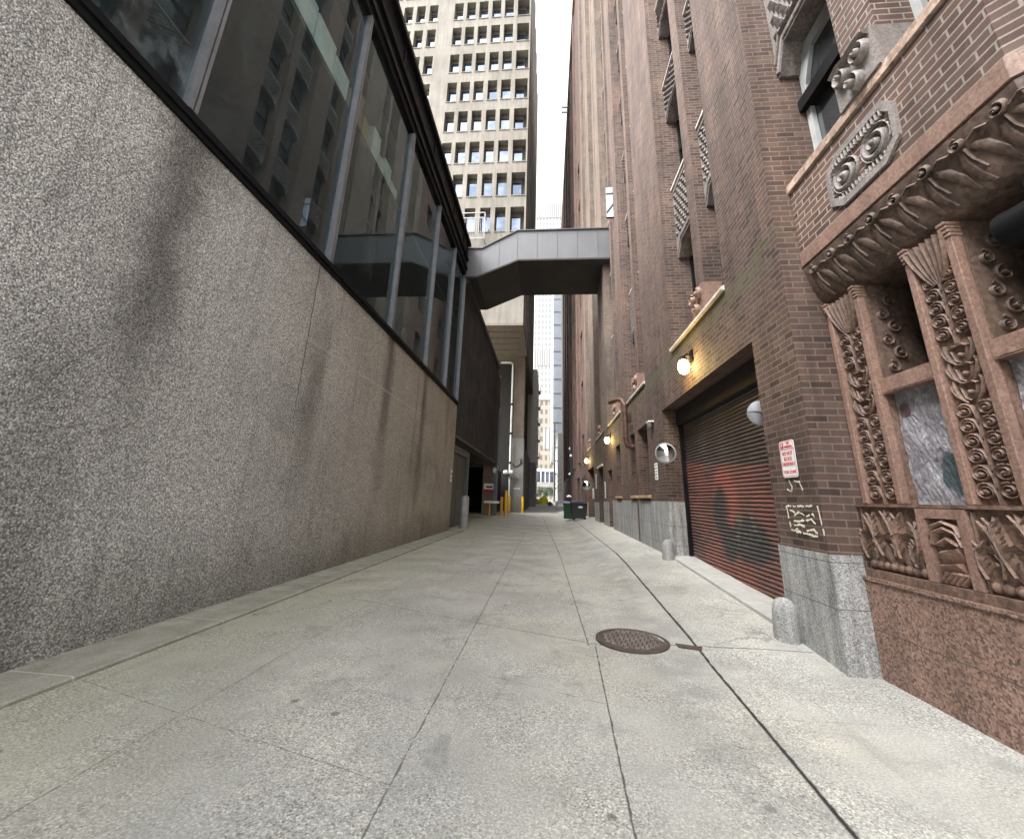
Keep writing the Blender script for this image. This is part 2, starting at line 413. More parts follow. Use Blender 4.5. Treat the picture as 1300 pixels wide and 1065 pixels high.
def m_granite(name, cols, scale=75, streak=.5, joint=None):
    t = NT(name); p, x, y, z = t.pos()
    V = t.vor(p, scale); sep = t.n.new('ShaderNodeSeparateColor'); t.L(V['Color'], sep.inputs[0])
    val = t.math('ADD', t.math('MULTIPLY', sep.outputs[0], .65), t.math('MULTIPLY', t.noise(p, scale*.5, 3, .7), .35))
    n = len(cols); c = t.ramp(val, [(.15+.7*i/(n-1), q) for i, q in enumerate(cols)])
    sv = t.comb(t.math('MULTIPLY', x, 5), t.math('MULTIPLY', y, 5), t.math('MULTIPLY', z, .7))
    g = t.ramp(t.noise(sv, 1.4, 5, .65), [(.34, 1-streak), (.6, 1.08)])
    c = t.mix(1.0, c, g, 'MULTIPLY')
    if joint is not None:
        m = None
        for zz in joint:
            q = t.math('LESS_THAN', t.math('ABSOLUTE', t.math('SUBTRACT', z, zz)), .005)
            m = q if m is None else t.math('MAXIMUM', m, q)
        c = t.mix(t.math('MULTIPLY', m, .7), c, (.05, .045, .042))
    t.bump(t.noise(p, 60, 4), .18, .004)
    return t.fin(c, .6, 0, .4)
M['granite'] = m_granite('grey_granite', [(.14,.14,.14), (.26,.26,.255), (.36,.36,.35), (.46,.46,.45)], 95, .52, joint=(.56, .98))
M['pink_granite'] = m_granite('red_brown_granite', [(.055,.038,.032), (.155,.095,.074), (.235,.148,.115), (.31,.215,.175)], 62, .25, joint=(.42,))
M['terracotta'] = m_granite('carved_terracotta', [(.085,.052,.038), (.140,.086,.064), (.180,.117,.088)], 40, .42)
M['terra_dark'] = m_granite('dark_terracotta', [(.070,.046,.036), (.110,.074,.057), (.145,.100,.078)], 30, .5)  # darker terracotta for the cove and carved reveals
M['pink_stone'] = m_granite('salmon_stone', [(.155,.094,.072), (.210,.130,.101), (.26,.170,.135)], 55, .25)
M['grey_carved'] = m_granite('grey_cast_stone', [(.15,.128,.120), (.21,.185,.175), (.26,.235,.22)], 60, .3)
M['spandrel'] = m_granite('weathered_metal_panel', [(.115,.096,.090), (.165,.140,.133), (.215,.19,.18)], 45, .35)
M['cap_stone'] = plain('pale_cap_stone', (.46,.42,.375), .8, var=.25, scale=5, bump=.2)
M['tower_conc'] = None
def m_towerconc():
    t = NT('weathered_tower_concrete'); p, x, y, z = t.pos()
    c = t.ramp(t.noise(p, .35, 6, .65), [(.3, (.155,.141,.123)), (.55, (.200,.186,.165)), (.8, (.245,.229,.205))])
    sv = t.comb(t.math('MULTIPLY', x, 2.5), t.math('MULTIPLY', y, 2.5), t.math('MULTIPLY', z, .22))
    c = t.mix(1.0, c, t.ramp(t.noise(sv, .9, 5, .65), [(.34, .74), (.62, 1.06)]), 'MULTIPLY')
    fz = t.math('FRACT', t.math('DIVIDE', t.math('SUBTRACT', z, 27.6), 4.41))
    c = t.mix(t.math('MULTIPLY', t.math('LESS_THAN', fz, .014), .55), c, (.16, .14, .12))
    fx = t.math('FRACT', t.math('DIVIDE', t.math('ADD', x, 40.30), 1.63))
    c = t.mix(t.math('MULTIPLY', t.math('LESS_THAN', fx, .025), .28), c, (.2, .18, .15))
    t.bump(t.noise(p, 7, 5), .25, .02)
    return t.fin(c, .88, 0, .3)
M['tower_conc'] = m_towerconc()
M['dark_conc'] = plain('grey_concrete_column', (.20,.19,.175), .85, var=.28, scale=1.3, bump=.2)
M['brown_conc'] = plain('brown_board_concrete', (.155,.125,.10), .85, var=.3, scale=1.5)
M['black_metal'] = plain('black_metal_trim', (.008,.0082,.009), .5, .0, var=.4, scale=3, spec=.07)
M['dark_panel'] = plain('charcoal_metal_panel', (.020,.0205,.022), .6, 0, var=.2, scale=.9, spec=.2)
M['dark_panel2'] = plain('charcoal_rib_panel', (.04,.041,.043), .55, 0, var=.25, scale=.9)
M['alu'] = plain('dull_aluminium', (.20,.205,.22), .45, .6, var=.25, scale=3)
M['steel_blue'] = plain('blue_grey_painted_steel', (.12,.135,.15), .55, 0, var=.2, scale=2)
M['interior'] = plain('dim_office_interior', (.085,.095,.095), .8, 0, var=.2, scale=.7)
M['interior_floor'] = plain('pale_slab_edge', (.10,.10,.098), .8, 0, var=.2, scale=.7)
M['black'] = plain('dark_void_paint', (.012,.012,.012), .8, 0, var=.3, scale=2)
M['garage_dark'] = plain('near_black_concrete', (.035,.032,.03), .85, 0, var=.4, scale=1)  # near-black concrete for garage interior, podium wall and inner tower block
M['white_paint'] = plain('white_painted_metal', (.72,.72,.70), .5, 0, var=.1, scale=3)
M['white_clad'] = plain('off_white_cladding', (.46,.43,.40), .6, 0, var=.1, scale=.6)
M['yellow'] = plain('yellow_safety_paint', (.72,.42,.015), .5, 0, var=.15, scale=5)
M['orange'] = plain('faded_orange_paint', (.62,.30,.06), .55, 0, var=.15, scale=5)
M['red'] = plain('red_sign_paint', (.42,.02,.03), .5, 0, var=.12, scale=5)
M['ink'] = plain('dark_sign_ink', (.02,.02,.025), .6, 0, var=.1)
M['green_bin'] = plain('green_bin_plastic', (.010,.050,.022), .45, 0, var=.2)
M['black_bin'] = plain('charcoal_bin_plastic', (.018,.02,.021), .45, 0, var=.2)
M['bin_lid'] = plain('slate_blue_lid_plastic', (.06,.07,.14), .4, 0, var=.2)
M['rust_pipe'] = plain('rusty_brown_pipe', (.085,.040,.028), .55, .2, var=.45, scale=7)
M['iron'] = plain('rusted_cast_iron', (.075,.058,.053), .6, .3, var=.45, scale=9, bump=.3, streak=False)
M['bag_yellow'] = plain('yellow_tarpaulin', (.62,.60,.02), .5, 0, var=.15)
M['bag_tan'] = plain('tan_cardboard', (.38,.27,.17), .7, 0, var=.2)
M['bag_white'] = plain('white_plastic_bag', (.68,.68,.70), .4, 0, var=.12)
M['bag_blue'] = plain('navy_sacking', (.05,.07,.16), .6, 0, var=.2)
M['cream_paint'] = plain('cream_spray_paint', (.62,.58,.46), .6, 0, var=.15, scale=30)
M['bark'] = plain('grey_bark', (.07,.06,.05), .9, 0, var=.3)
M['leaf'] = plain('dull_green_leaf', (.040,.058,.036), .6, 0, var=.45, scale=2, streak=False)
M['paper'] = plain('pale_cyan_paper_wrap', (.78,.86,.85), .6, 0, var=.14, scale=3)
M['card'] = plain('brown_carton', (.40,.30,.19), .7, 0, var=.2, scale=3)
M['wood'] = plain('weathered_wood_sill', (.36,.24,.14), .8, 0, var=.3, scale=6)
M['tint_wall'] = plain('pale_blue_curtain_wall', (.40,.45,.52), .45, 0, var=.12, scale=.2)
M['teal_frame'] = plain('grey_green_door_paint', (.075,.082,.075), .5, 0, var=.25, scale=2)

def m_glass(name, tint, refl=1.0, rough=.0, dirt=0.0):
    t = NT(name); t.n.remove(t.b)
    fr = t.n.new('ShaderNodeFresnel'); fr.inputs[0].default_value = 1.42
    tr = t.n.new('ShaderNodeBsdfTransparent'); tr.inputs[0].default_value = (*tint, 1)
    gl = t.n.new('ShaderNodeBsdfGlossy'); gl.inputs['Roughness'].default_value = rough
    gl.inputs['Color'].default_value = (.72*refl, .86*refl, .88*refl, 1)
    mx = t.n.new('ShaderNodeMixShader')
    p, x, y, z = t.pos()
    k = t.math('ADD', t.math('MULTIPLY', fr.outputs[0], .85), .02)
    t.L(k, mx.inputs[0]); t.L(tr.outputs[0], mx.inputs[1]); t.L(gl.outputs[0], mx.inputs[2])
    bp = t.n.new('ShaderNodeBump'); bp.inputs['Strength'].default_value = .05; bp.inputs['Distance'].default_value = .02
    t.L(t.noise(p, .5, 2), bp.inputs['Height']); t.L(bp.outputs[0], gl.inputs['Normal'])
    last = mx.outputs[0]
    if dirt:
        df = t.n.new('ShaderNodeBsdfDiffuse'); df.inputs[0].default_value = (.30, .36, .40, 1)
        m2 = t.n.new('ShaderNodeMixShader')
        sm = t.step(t.noise(t.comb(t.math('MULTIPLY', y, 1.4), t.math('MULTIPLY', z, .9)), 1.0, 6, .65, .8), .46, .75)
        t.L(t.math('ADD', t.math('MULTIPLY', sm, dirt), .03), m2.inputs[0]); t.L(last, m2.inputs[1]); t.L(df.outputs[0], m2.inputs[2])
        last = m2.outputs[0]
    t.L(last, t.out.inputs[0])
    return t.m
M['glass'] = m_glass('smoked_window_glass', (.74, .82, .82), dirt=.05)
M['glass_dirty'] = m_glass('smeared_window_glass', (.66, .76, .78), dirt=.30)
def m_pane(name, col, rough=.05, spec=.8):
    t = NT(name); p, x, y, z = t.pos()
    c = t.ramp(t.noise(p, .5, 4), [(.3, tuple(q*.6 for q in col)), (.7, tuple(q*1.4 for q in col))])
    t.bump(t.noise(p, .7, 2), .03, .02)
    return t.fin(c, rough, 0, spec)
M['pane_dark'] = m_pane('dark_window_pane', (.020, .023, .026))
def m_towerpane():
    t = NT('mirror_window_pane'); p, x, y, z = t.pos()
    t.bump(t.noise(p, .4, 2), .04, .03)
    c = t.ramp(t.noise(p, .45, 3), [(.40, (.095,.118,.16)), (.60, (.19,.22,.28))])
    return t.fin(c, .06, .85, .5)
M['tower_pane'] = m_towerpane()
M['mirror'] = NT('convex_mirror_glass').fin((.82, .84, .86), .04, 1.0)

def m_shutter():
    t = NT('graffitied_shutter_paint'); p, x, y, z = t.pos()
    base = t.ramp(t.noise(p, 2, 5), [(.3, (.060,.047,.043)), (.7, (.105,.082,.074))])
    red = t.mix(t.noise(p, 1.3, 4), (.27, .105, .082), (.17, .075, .062))
    top = t.math('ADD', z, t.math('MULTIPLY', t.math('SUBTRACT', y, 6.4), -.085))
    mk = t.math('SUBTRACT', 1.0, t.step(t.math('ADD', top, t.math('MULTIPLY', t.noise(p, 1.6, 4), .16)), 2.13, 2.20))
    mk = t.math('MULTIPLY', mk, t.ramp(t.noise(p, .9, 5, .65), [(.38, .12), (.56, 1.0)]))
    c = t.mix(t.math('MULTIPLY', mk, .85), base, red)
    def blob(cy, cz, ry, rz, soft=.5):
        a = t.math('POWER', t.math('DIVIDE', t.math('SUBTRACT', y, cy), ry), 2.0)
        b = t.math('POWER', t.math('DIVIDE', t.math('SUBTRACT', z, cz), rz), 2.0)
        q = t.math('ADD', t.math('ADD', a, b), t.math('MULTIPLY', t.noise(p, 3.0, 4), .7))
        return t.math('SUBTRACT', 1.0, t.step(q, 1.0-soft*.5, 1.35))
    d = t.math('MAXIMUM', blob(8.35, 1.42, .38, .55), t.math('MAXIMUM', blob(7.3, .95, .85, .42), blob(8.0, .85, .4, .4)))
    c = t.mix(t.math('MULTIPLY', d, .88), c, (.050, .053, .052))
    ring = t.math('MULTIPLY', blob(8.1, 1.62, .62, .62), t.math('SUBTRACT', 1.0, blob(8.25, 1.40, .42, .52)))
    c = t.mix(t.math('MULTIPLY', ring, .75), c, (.33, .12, .09))
    gr = t.math('MULTIPLY', blob(7.4, 1.12, .55, .40), t.step(t.noise(p, 5, 4), .5, .6))
    c = t.mix(t.math('MULTIPLY', gr, .5), c, (.20, .21, .20))
    return t.fin(c, .5, .1, .5)
M['shutter'] = m_shutter()
M['shutter_box'] = plain('brown_black_steel', (.032,.027,.025), .75, 0, var=.25, spec=.15)

def m_foil():
    t = NT('crumpled_plastic_sheet'); p, x, y, z = t.pos()
    q = t.n.new('ShaderNodeTexNoise'); t.L(p, q.inputs['Vector']); q.inputs['Scale'].default_value = 9
    q.inputs['Detail'].default_value = 8; q.inputs['Roughness'].default_value = .65; q.inputs['Distortion'].default_value = 1.6
    wp = t.n.new('ShaderNodeVectorMath'); wp.operation = 'MULTIPLY_ADD'; t.L(t.noise(p, 5, 5, .6, .8, col=True), wp.inputs[0]); wp.inputs[1].default_value = (.35, .35, .35); t.L(p, wp.inputs[2])
    V = t.vor(wp.outputs[0], 5, 'DISTANCE_TO_EDGE')
    crease = t.math('SUBTRACT', 1.0, t.step(V['Distance'], .0, .03))
    c = t.ramp(q.outputs['Fac'], [(.28, (.085,.078,.088)), (.46, (.175,.168,.188)), (.62, (.28,.275,.295)), (.78, (.56,.575,.61))])
    c = t.mix(t.math('MULTIPLY', crease, t.math('MULTIPLY', t.noise(p, 4, 3), .6)), c, (.72, .73, .76))
    def blob(cy, cz, ry, rz):
        a = t.math('POWER', t.math('DIVIDE', t.math('SUBTRACT', y, cy), ry), 2.0)
        b = t.math('POWER', t.math('DIVIDE', t.math('SUBTRACT', z, cz), rz), 2.0)
        return t.math('SUBTRACT', 1.0, t.step(t.math('ADD', t.math('ADD', a, b), t.math('MULTIPLY', t.noise(p, 11, 5, .6), 1.5)), 1.30, 1.52))
    c = t.mix(blob(3.68, 1.80, .14, .21), c, (.055, .078, .088))
    c = t.mix(blob(4.02, 2.39, .085, .085), c, (.075, .050, .055))
    t.bump(t.math('ADD', q.outputs['Fac'], t.math('MULTIPLY', crease, .2)), .6, .02)
    return t.fin(c, .42, .0, .5)
M['foil'] = m_foil()

def m_grid(name, wall, glass, bw, bh, fx, fz, hz=0):
    """distant curtain wall: window grid as surface pattern"""
    t = NT(name); p, x, y, z = t.pos()
    a = t.math('GREATER_THAN', t.math('FRACT', t.math('DIVIDE', t.math('ADD', x, 500.0), bw)), fx)
    b = t.math('GREATER_THAN', t.math('FRACT', t.math('DIVIDE', t.math('ADD', z, 500.0), bh)), fz)
    k = t.math('MULTIPLY', a, b)
    g = t.mix(t.noise(p, .12, 4), glass, tuple(q*.7 for q in glass))
    c = t.mix(k, wall, g)
    return t.fin(c, .5, 0, .5)
M['white_grid'] = m_grid('white_curtain_wall', (.27,.27,.27), (.165,.175,.19), 2.4, 4.0, .42, .40)
M['louvre'] = m_grid('louvred_crown', (.25,.248,.24), (.14,.14,.145), 1.5, 60, .55, .0)
M['tan_grid'] = m_grid('tan_masonry_windows', (.22,.19,.15), (.11,.10,.09), 1.7, 3.4, .50, .45)

def m_lamp():
    t = NT('glowing_lamp_globe'); t.b.inputs['Emission Color'].default_value = (1, .80, .33, 1)
    t.b.inputs['Emission Strength'].default_value = 9
    return t.fin((.9, .85, .6), .4)
M['lamp'] = m_lamp()

# ------------------------------------------------------------------ camera, light, sky
def setup_camera():
    c = (650.0, 487.5); f = 514.82
    VY = (695., 633.); VZ = (708., -1352.)
    dY = Vector((VY[0]-c[0], VY[1]-c[1], f)).normalized()
    dZ = Vector((VZ[0]-c[0], VZ[1]-c[1], f)).normalized()
    dZ = (dZ - dZ.dot(dY)*dY).normalized()
    dX = dY.cross(dZ)
    if dX.x < 0: dX = -dX
    # rows: world axes in camera (x right, y down, z forward) coordinates
    right = Vector((dX.x, dY.x, dZ.x)); down = Vector((dX.y, dY.y, dZ.y)); fwd = Vector((dX.z, dY.z, dZ.z))
    m = Matrix(((right.x, -down.x, -fwd.x), (right.y, -down.y, -fwd.y), (right.z, -down.z, -fwd.z)))
    cd = bpy.data.cameras.new('camera'); o = bpy.data.objects.new('camera', cd); COL.objects.link(o)
    o.matrix_world = Matrix.Translation((0, 0, 1.5)) @ m.to_4x4()
    cd.sensor_width = 36; cd.lens = f/1300*36; cd.shift_y = -45/1300
    cd.clip_start = .05; cd.clip_end = 3000
    S.camera = o
setup_camera()

SUN_EL, SUN_AZ = 52, 238      # overcast: a broad weak sun
w = bpy.data.worlds.new('World'); S.world = w; w.use_nodes = True
nt = w.node_tree; nt.nodes.clear()
wo = nt.nodes.new('ShaderNodeOutputWorld'); bg = nt.nodes.new('ShaderNodeBackground')
sky = nt.nodes.new('ShaderNodeTexSky'); sky.sky_type = 'NISHITA'; sky.sun_disc = False
sky.sun_elevation = R(SUN_EL); sky.sun_rotation = R(SUN_AZ); sky.dust_density = 6; sky.air_density = 1.0; sky.ozone_density = 1
hs = nt.nodes.new('ShaderNodeHueSaturation'); hs.inputs['Saturation'].default_value = .10; hs.inputs['Value'].default_value = 1.0
nt.links.new(sky.outputs[0], hs.inputs['Color']); nt.links.new(hs.outputs[0], bg.inputs[0]); bg.inputs[1].default_value = .15
nt.links.new(bg.outputs[0], wo.inputs[0])
sd = bpy.data.lights.new('sun', 'SUN'); sd.energy = .85; sd.angle = R(40); sd.color = (1, .97, .93)
so = bpy.data.objects.new('sun', sd); COL.objects.link(so)
# direction towards the sun: azimuth measured like the sky texture's rotation
_d = Vector((math.sin(R(SUN_AZ))*math.cos(R(SUN_EL)), math.cos(R(SUN_AZ))*math.cos(R(SUN_EL)), math.sin(R(SUN_EL))))
so.rotation_euler = _d.to_track_quat('Z', 'Y').to_euler()
S.view_settings.view_transform = 'Standard'; S.view_settings.look = 'None'
S.view_settings.exposure = 2.45; S.view_settings.gamma = 1
S.cycles.max_bounces = 8; S.cycles.diffuse_bounces = 5; S.cycles.glossy_bounces = 4; S.cycles.transparent_max_bounces = 8
S.cycles.use_denoising = True
S.cycles.sample_clamp_indirect = 6

# ------------------------------------------------------------------ ground
def lerp_tab(t, x):
    if x <= t[0][0]: return t[0][1]
    for (a, va), (b, vb) in zip(t, t[1:]):
        if x <= b: return va + (vb-va)*(x-a)/(b-a)
    return t[-1][1]
def sst(a, b, x):
    k = min(1, max(0, (x-a)/(b-a))); return k*k*(3-2*k)
def gz(x, y):
    r = lerp_tab([(4.6, 0), (5.5, .09), (10, .32), (20, .37), (40, .40)], y)
    far = .42*sst(44, 82, y)
    return max(r*sst(.6, 2.8, x), far)
def ground():
    m = MB()
    xs = [-900, -120, -40, -12, -6, -4.3, -3, -2, -1, 0, .4, .8, 1.2, 1.6, 2, 2.4, 2.8, 3.2, 6, 20, 120, 900]
    ys = [-600, -60, -12, -4, 0, 1, 2, 3, 4, 4.6, 5, 5.5, 6.5, 8, 9, 10, 12, 14, 17, 20, 25, 30, 36, 40, 44, 50, 56, 62, 68, 75, 82, 120, 300, 1500]
    vs = [(x, y, gz(x, y)) for y in ys for x in xs]; n = len(xs)
    fs = [(j*n+i, j*n+i+1, (j+1)*n+i+1, (j+1)*n+i) for j in range(len(ys)-1) for i in range(n-1)]
    m.add(vs, fs)
    o = m.build('pavement', M['pavement'], smooth=True); tag(o, kind='structure')
    k = MB(); k.prism([(-4.36, -.2), (-3.735, -.2), (-3.715, .022), (-3.735, .036), (-4.36, .042)], 'y', -6, 19.0)
    tag(k.build('kerb', M['kerb']), kind='structure')
ground()

# ------------------------------------------------------------------ left: dark glazed building on a pebble-concrete wall
LB = thing('office_building', 'low dark building with slanting strip of smoked windows above a rough pebble-concrete wall', 'building', (-4.3, 8, 0))
def left_building():
    X = -4.3
    w = MB(); w.box(-4.9, X, -6, 18.55, -.3, 5.62)
    w.build('concrete_wall', M['aggregate'], LB)
    s = MB(); s.box(-4.6, -4.255, -6, 18.6, 5.62, 5.70); s.box(-4.6, -4.225, -6, 18.6, 5.703, 5.735); s.box(-4.6, -4.285, -6, 18.6, 5.738, 5.86)
    s.build('sill', M['black_metal'], LB)
    f = MB(); f.box(-5, -4.29, -6, 18.45, 12.55, 12.80); f.box(-5, -4.22, -6, 18.5, 12.803, 12.95); f.box(-5, -4.30, -6, 18.5, 12.953, 13.35)
    f.box(-5, -4.20, -6, 18.5, 13.353, 13.45); f.box(-5, -4.26, -6, 18.5, 13.453, 14.25); f.box(-5, -4.12, -6, 18.55, 14.253, 14.42)
    for y in (1.9, 5.2, 8.5, 11.8, 15.1, 17.2): f.box(-4.26, -4.215, y, y+.05, 13.46, 14.25)
    f.build('fascia', M['black_metal'], LB)
    ys = [-3.2, .12, 3.47, 6.72, 10.0, 13.32, 16.15, 18.5]
    for i, y in enumerate(ys):
        m = MB(); m.box(-4.46, -4.27, y-.055, y-.012, 5.86, 12.56); m.box(-4.46, -4.27, y+.012, y+.055, 5.86, 12.56); m.box(-4.46, -4.31, y-.0118, y+.0118, 5.86, 12.56)
        m.build('mullion', M['alu'], LB)
        if i < len(ys)-1:
            g = MB(); g.quad((-4.40, y+.05, 5.85), (-4.40, ys[i+1]-.05, 5.85), (-4.40, ys[i+1]-.05, 12.57), (-4.40, y+.05, 12.57))
            g.build('window_pane', M['glass_dirty' if i <= 1 else 'glass'], LB)
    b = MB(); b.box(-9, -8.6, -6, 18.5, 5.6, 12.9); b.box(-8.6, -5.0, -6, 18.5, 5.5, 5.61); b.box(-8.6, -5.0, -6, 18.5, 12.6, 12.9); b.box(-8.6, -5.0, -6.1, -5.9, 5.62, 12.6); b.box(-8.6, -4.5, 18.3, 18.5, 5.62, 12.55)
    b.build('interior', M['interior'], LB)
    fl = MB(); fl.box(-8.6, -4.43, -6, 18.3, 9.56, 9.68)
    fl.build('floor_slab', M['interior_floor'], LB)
    # charcoal cladding over the garage mouth
    p = MB(); p.box(-4.9, X, 18.603, 33.2, 4.25, 12.2)
    for k in range(12):
        y = 19.2+k*1.2; p.box(X, X+.006, y-.03, y+.03, 4.3, 12.15)
    p.build('cladding_panel', M['dark_panel'], LB)
    g = MB(); g.box(-4.9, X+.16, 18.62, 33.3, 12.203, 12.42)
    g.build('gutter', M['dark_panel2'], LB)
    g = MB(); g.box(-4.9, X+.08, 18.62, 33.3, 4.10, 4.248)
    g.build('bottom_trim', M['dark_panel2'], LB)
    r = MB(); r.box(-12, -4.42, 18.5, 22.3, 12.425, 14.25); r.box(-12, -4.9, -6, 18.5, 14.1, 14.3); r.box(-12, -4.95, 22.3, 33, 12.2, 12.4)
    r.build('roof', M['black_metal'], LB)
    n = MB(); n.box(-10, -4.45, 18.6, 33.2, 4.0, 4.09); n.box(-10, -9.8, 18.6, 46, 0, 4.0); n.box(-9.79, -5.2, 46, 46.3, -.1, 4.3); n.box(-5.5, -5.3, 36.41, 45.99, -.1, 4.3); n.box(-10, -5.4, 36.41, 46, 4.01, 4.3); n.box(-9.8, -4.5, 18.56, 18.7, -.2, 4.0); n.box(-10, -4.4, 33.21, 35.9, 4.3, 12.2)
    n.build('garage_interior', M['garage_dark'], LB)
    d = MB()
    for k in range(2):
        y = 18.9+k*2.4; d.box(-4.82, -4.76, y, y+2.36, .02, 3.6)
        d.box(-4.76, -4.745, y+.25, y+2.1, .3, 1.6); d.box(-4.76, -4.745, y+.25, y+2.1, 1.8, 3.3)
    d.build('garage_door', M['teal_frame'], LB)
    q = MB(); q.box(-4.95, -4.62, 23.75, 24.1, 0, 3.98); q.box(-4.84, -4.62, 18.75, 23.74, 3.62, 3.98)
    q.build('door_frame', M['steel_blue'], LB)
    e = MB(); e.box(-5.62, -4.42, 35.95, 36.4, -.2, 12.4)
    e.build('end_wall', M['brown_conc'], LB)
    h = MB(); h.box(-4.62, -4.40, 35.6, 35.9, 0, 11.5); h.box(-4.39, -4.28, 35.5, 35.7, 0, 9.2)
    h.build('downpipe', M['steel_blue'], LB)
left_building()

def wall_boxes():
    spec = [(4.45, 5.25, .78, 'paper'), (5.27, 5.95, .74, 'paper'), (5.97, 6.55, .62, 'paper'), (6.60, 6.82, .55, 'card'),
            (6.95, 7.28, .95, 'card'), (7.30, 7.62, .55, 'card'), (7.85, 8.30, .85, 'paper'), (8.32, 8.62, .40, 'paper'), (8.64, 9.12, .62, 'paper'), (9.14, 9.62, .34, 'paper')]
    lab = ['largest pale wrapped box at the near end of the window shelf', 'second pale wrapped box from the near end of the window shelf',
           'pale wrapped box beside a narrow carton behind the tall window', 'narrow brown carton next to the big pale boxes behind glass',
           'tall brown carton just past the window mullion', 'low brown carton between tall carton and pale boxes',
           'tall pale box past the brown cartons on the window shelf', 'small low pale box between two taller pale boxes',
           'pale box second from the far end of the window shelf', 'lowest pale box at the far end of the window shelf']
    for (a, b, h, k), l in zip(spec, lab):
        m = MB(); m.box(-4.9, -4.45, a, b-.02, 9.684, 9.68+h)
        t = (a+b)/2; m.box(-4.45, -4.446, t-.015, t+.015, 9.69, 9.67+h); m.box(-4.45, -4.445, a+.03, b-.05, 9.68+h*.5, 9.70+h*.5)
        o = m.build('wrapped_box' if k == 'paper' else 'carton', M[k], None, loc=(-4.68, (a+b)/2, 9.684), bevel=.012)
        tag(o, l, 'box', 'boxes stacked behind the windows')
wall_boxes()

# ------------------------------------------------------------------ concrete office tower
TW = thing('office_tower', 'tall beige concrete tower with rows of deep square windows', 'office tower', (-10, 45, 0))
M['frame_shade'] = plain('dark_brown_frame_shade', (.060,.052,.047), .7, 0, var=.3, scale=.4)
def tower():
    P = lambda u, v, d: (u, 36+d, v)
    zt = [31.03, 35.45, 39.87, 44.35, 48.8, 53.3, 57.8, 62.1, 66.5]
    xs = [(-20.43, -19.3), (-18.78, -17.62), (-17.1, -15.98), (-15.42, -14.32), (-12.15, -11.02), (-10.57, -9.44), (-8.97, -7.84), (-7.31, -6.2), (-5.72, -4.6)]
    holes = []; panes = []
    for z in zt:
        for a, b in xs:
            holes.append((a, b, z-2.95, z, .75)); panes.append((a, b, z))
        holes.append((-4.09, -2.62, z-2.95, z, .95)); panes.append((-4.09, -2.62, z))
    m = MB(); m.holed(P, (-26, -2.44), (17.7, 76), holes, .7)
    m.quad((-2.44, 36, 17.7), (-2.44, 63, 17.7), (-2.44, 63, 76), (-2.44, 36, 76))
    m.quad((-26, 36.98, 76), (-2.44, 36.98, 76), (-2.44, 63, 76), (-26, 63, 76)); m.quad((-26, 63, 17.7), (-2.44, 63, 17.7), (-2.44, 63, 76), (-26, 63, 76))
    for k in range(7): # fins along the alley face
        y = 37.5+k*3.7; m.box(-2.438, -2.34, y, y+.9, 17.7, 76)
    for a, b, z in panes: # projecting sills
        m.box(a-.06, min(b+.06, -2.5), 35.93, 35.998, z-3.06, z-2.96)
    m.build('facade', M['tower_conc'], TW)
    back = MB(); back.box(-25.9, -2.5, 36.98, 62.9, 17.75, 75.9); back.build('inner_block', M['garage_dark'], TW)
    for a, b, z in panes:
        wide = a > -4.2
        g = MB(); y = 36.74 if not wide else 36.94
        bb = b if not wide else b-.42
        g.quad((a, y, z-2.95), (bb, y, z-2.95), (bb, y, z), (a, y, z))
        o = g.build('window', M['tower_pane'], TW)
        f = MB(); f.box(a, bb, y-.05, y-.005, z-.62, z-.0); f.box(a, a+.05, y-.05, y-.005, z-2.95, z-.62); f.box(bb-.05, bb, y-.05, y-.005, z-2.95, z-.62)  # dark top plate paints in the shade at the window head; sides are frame
        f.build('frame', M['frame_shade'], o)
    so_ = MB(); so_.box(-26, -2.45, 36.01, 62.9, 17.5, 17.69)
    for k in range(5): so_.box(-7, -3.0, 37.5+k*1.7, 37.7+k*1.7, 17.40, 17.498)
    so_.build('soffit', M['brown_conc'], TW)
    c = MB(); c.box(-3.95, -2.62, 45, 46.6, -.1, 7.9); c.build('column', M['dark_conc'], TW, bevel=.04)
    c2 = MB(); c2.box(-3.9, -2.66, 45.05, 46.6, 7.903, 17.5); c2.box(-2.9, -2.70, 44.93, 45.05, 7.91, 17.5); c2.build('column_shaft', M['brown_conc'], TW)
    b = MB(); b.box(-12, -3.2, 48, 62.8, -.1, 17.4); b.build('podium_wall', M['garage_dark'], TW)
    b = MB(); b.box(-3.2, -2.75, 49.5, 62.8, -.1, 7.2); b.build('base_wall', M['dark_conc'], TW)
tower()
def railing_cage():
    t = thing('railing_cage', 'grey metal railing cage in front of lower tower windows above footbridge', 'railing', (-8, 35.2, 26.5))
    m = MB()
    for z in (26.55, 29.0, 29.6): m.box(-9.6, -6.55, 35.0, 35.07, z, z+.09)
    for x in (-9.6, -6.62): m.box(x, x+.09, 35.0, 35.09, 26.5, 29.7); m.box(x, x+.07, 35.1, 35.98, 26.55, 26.63); m.box(x, x+.07, 35.1, 35.98, 29.4, 29.47)
    m.build('frame', M['alu'], t)
    b = MB()
    for k in range(14): x = -9.45+k*.205; b.box(x, x+.03, 35.02, 35.05, 26.64, 29.0)
    b.build('balusters', M['alu'], t)
railing_cage()

def far_podium():
    t = thing('clad_building', 'narrow off-white clad building on a dark base beyond the concrete tower', 'building', (-5, 64, 0))
    m = MB(); m.box(-9, -1.75, 64, 76, 6.85, 22); m.build('cladding', M['white_clad'], t)
    b = MB(); b.box(-9, -1.95, 64.2, 76, -.1, 6.84); b.build('base', M['dark_conc'], t)
    for k in range(5):
        z = 8.2+k*2.9; q = MB(); q.box(-1.748, -1.35, 70, 72.5, z, z+.12); q.box(-1.40, -1.35, 70, 72.5, z+.121, z+.95); q.build('balcony', M['black_metal'], t)
far_podium()

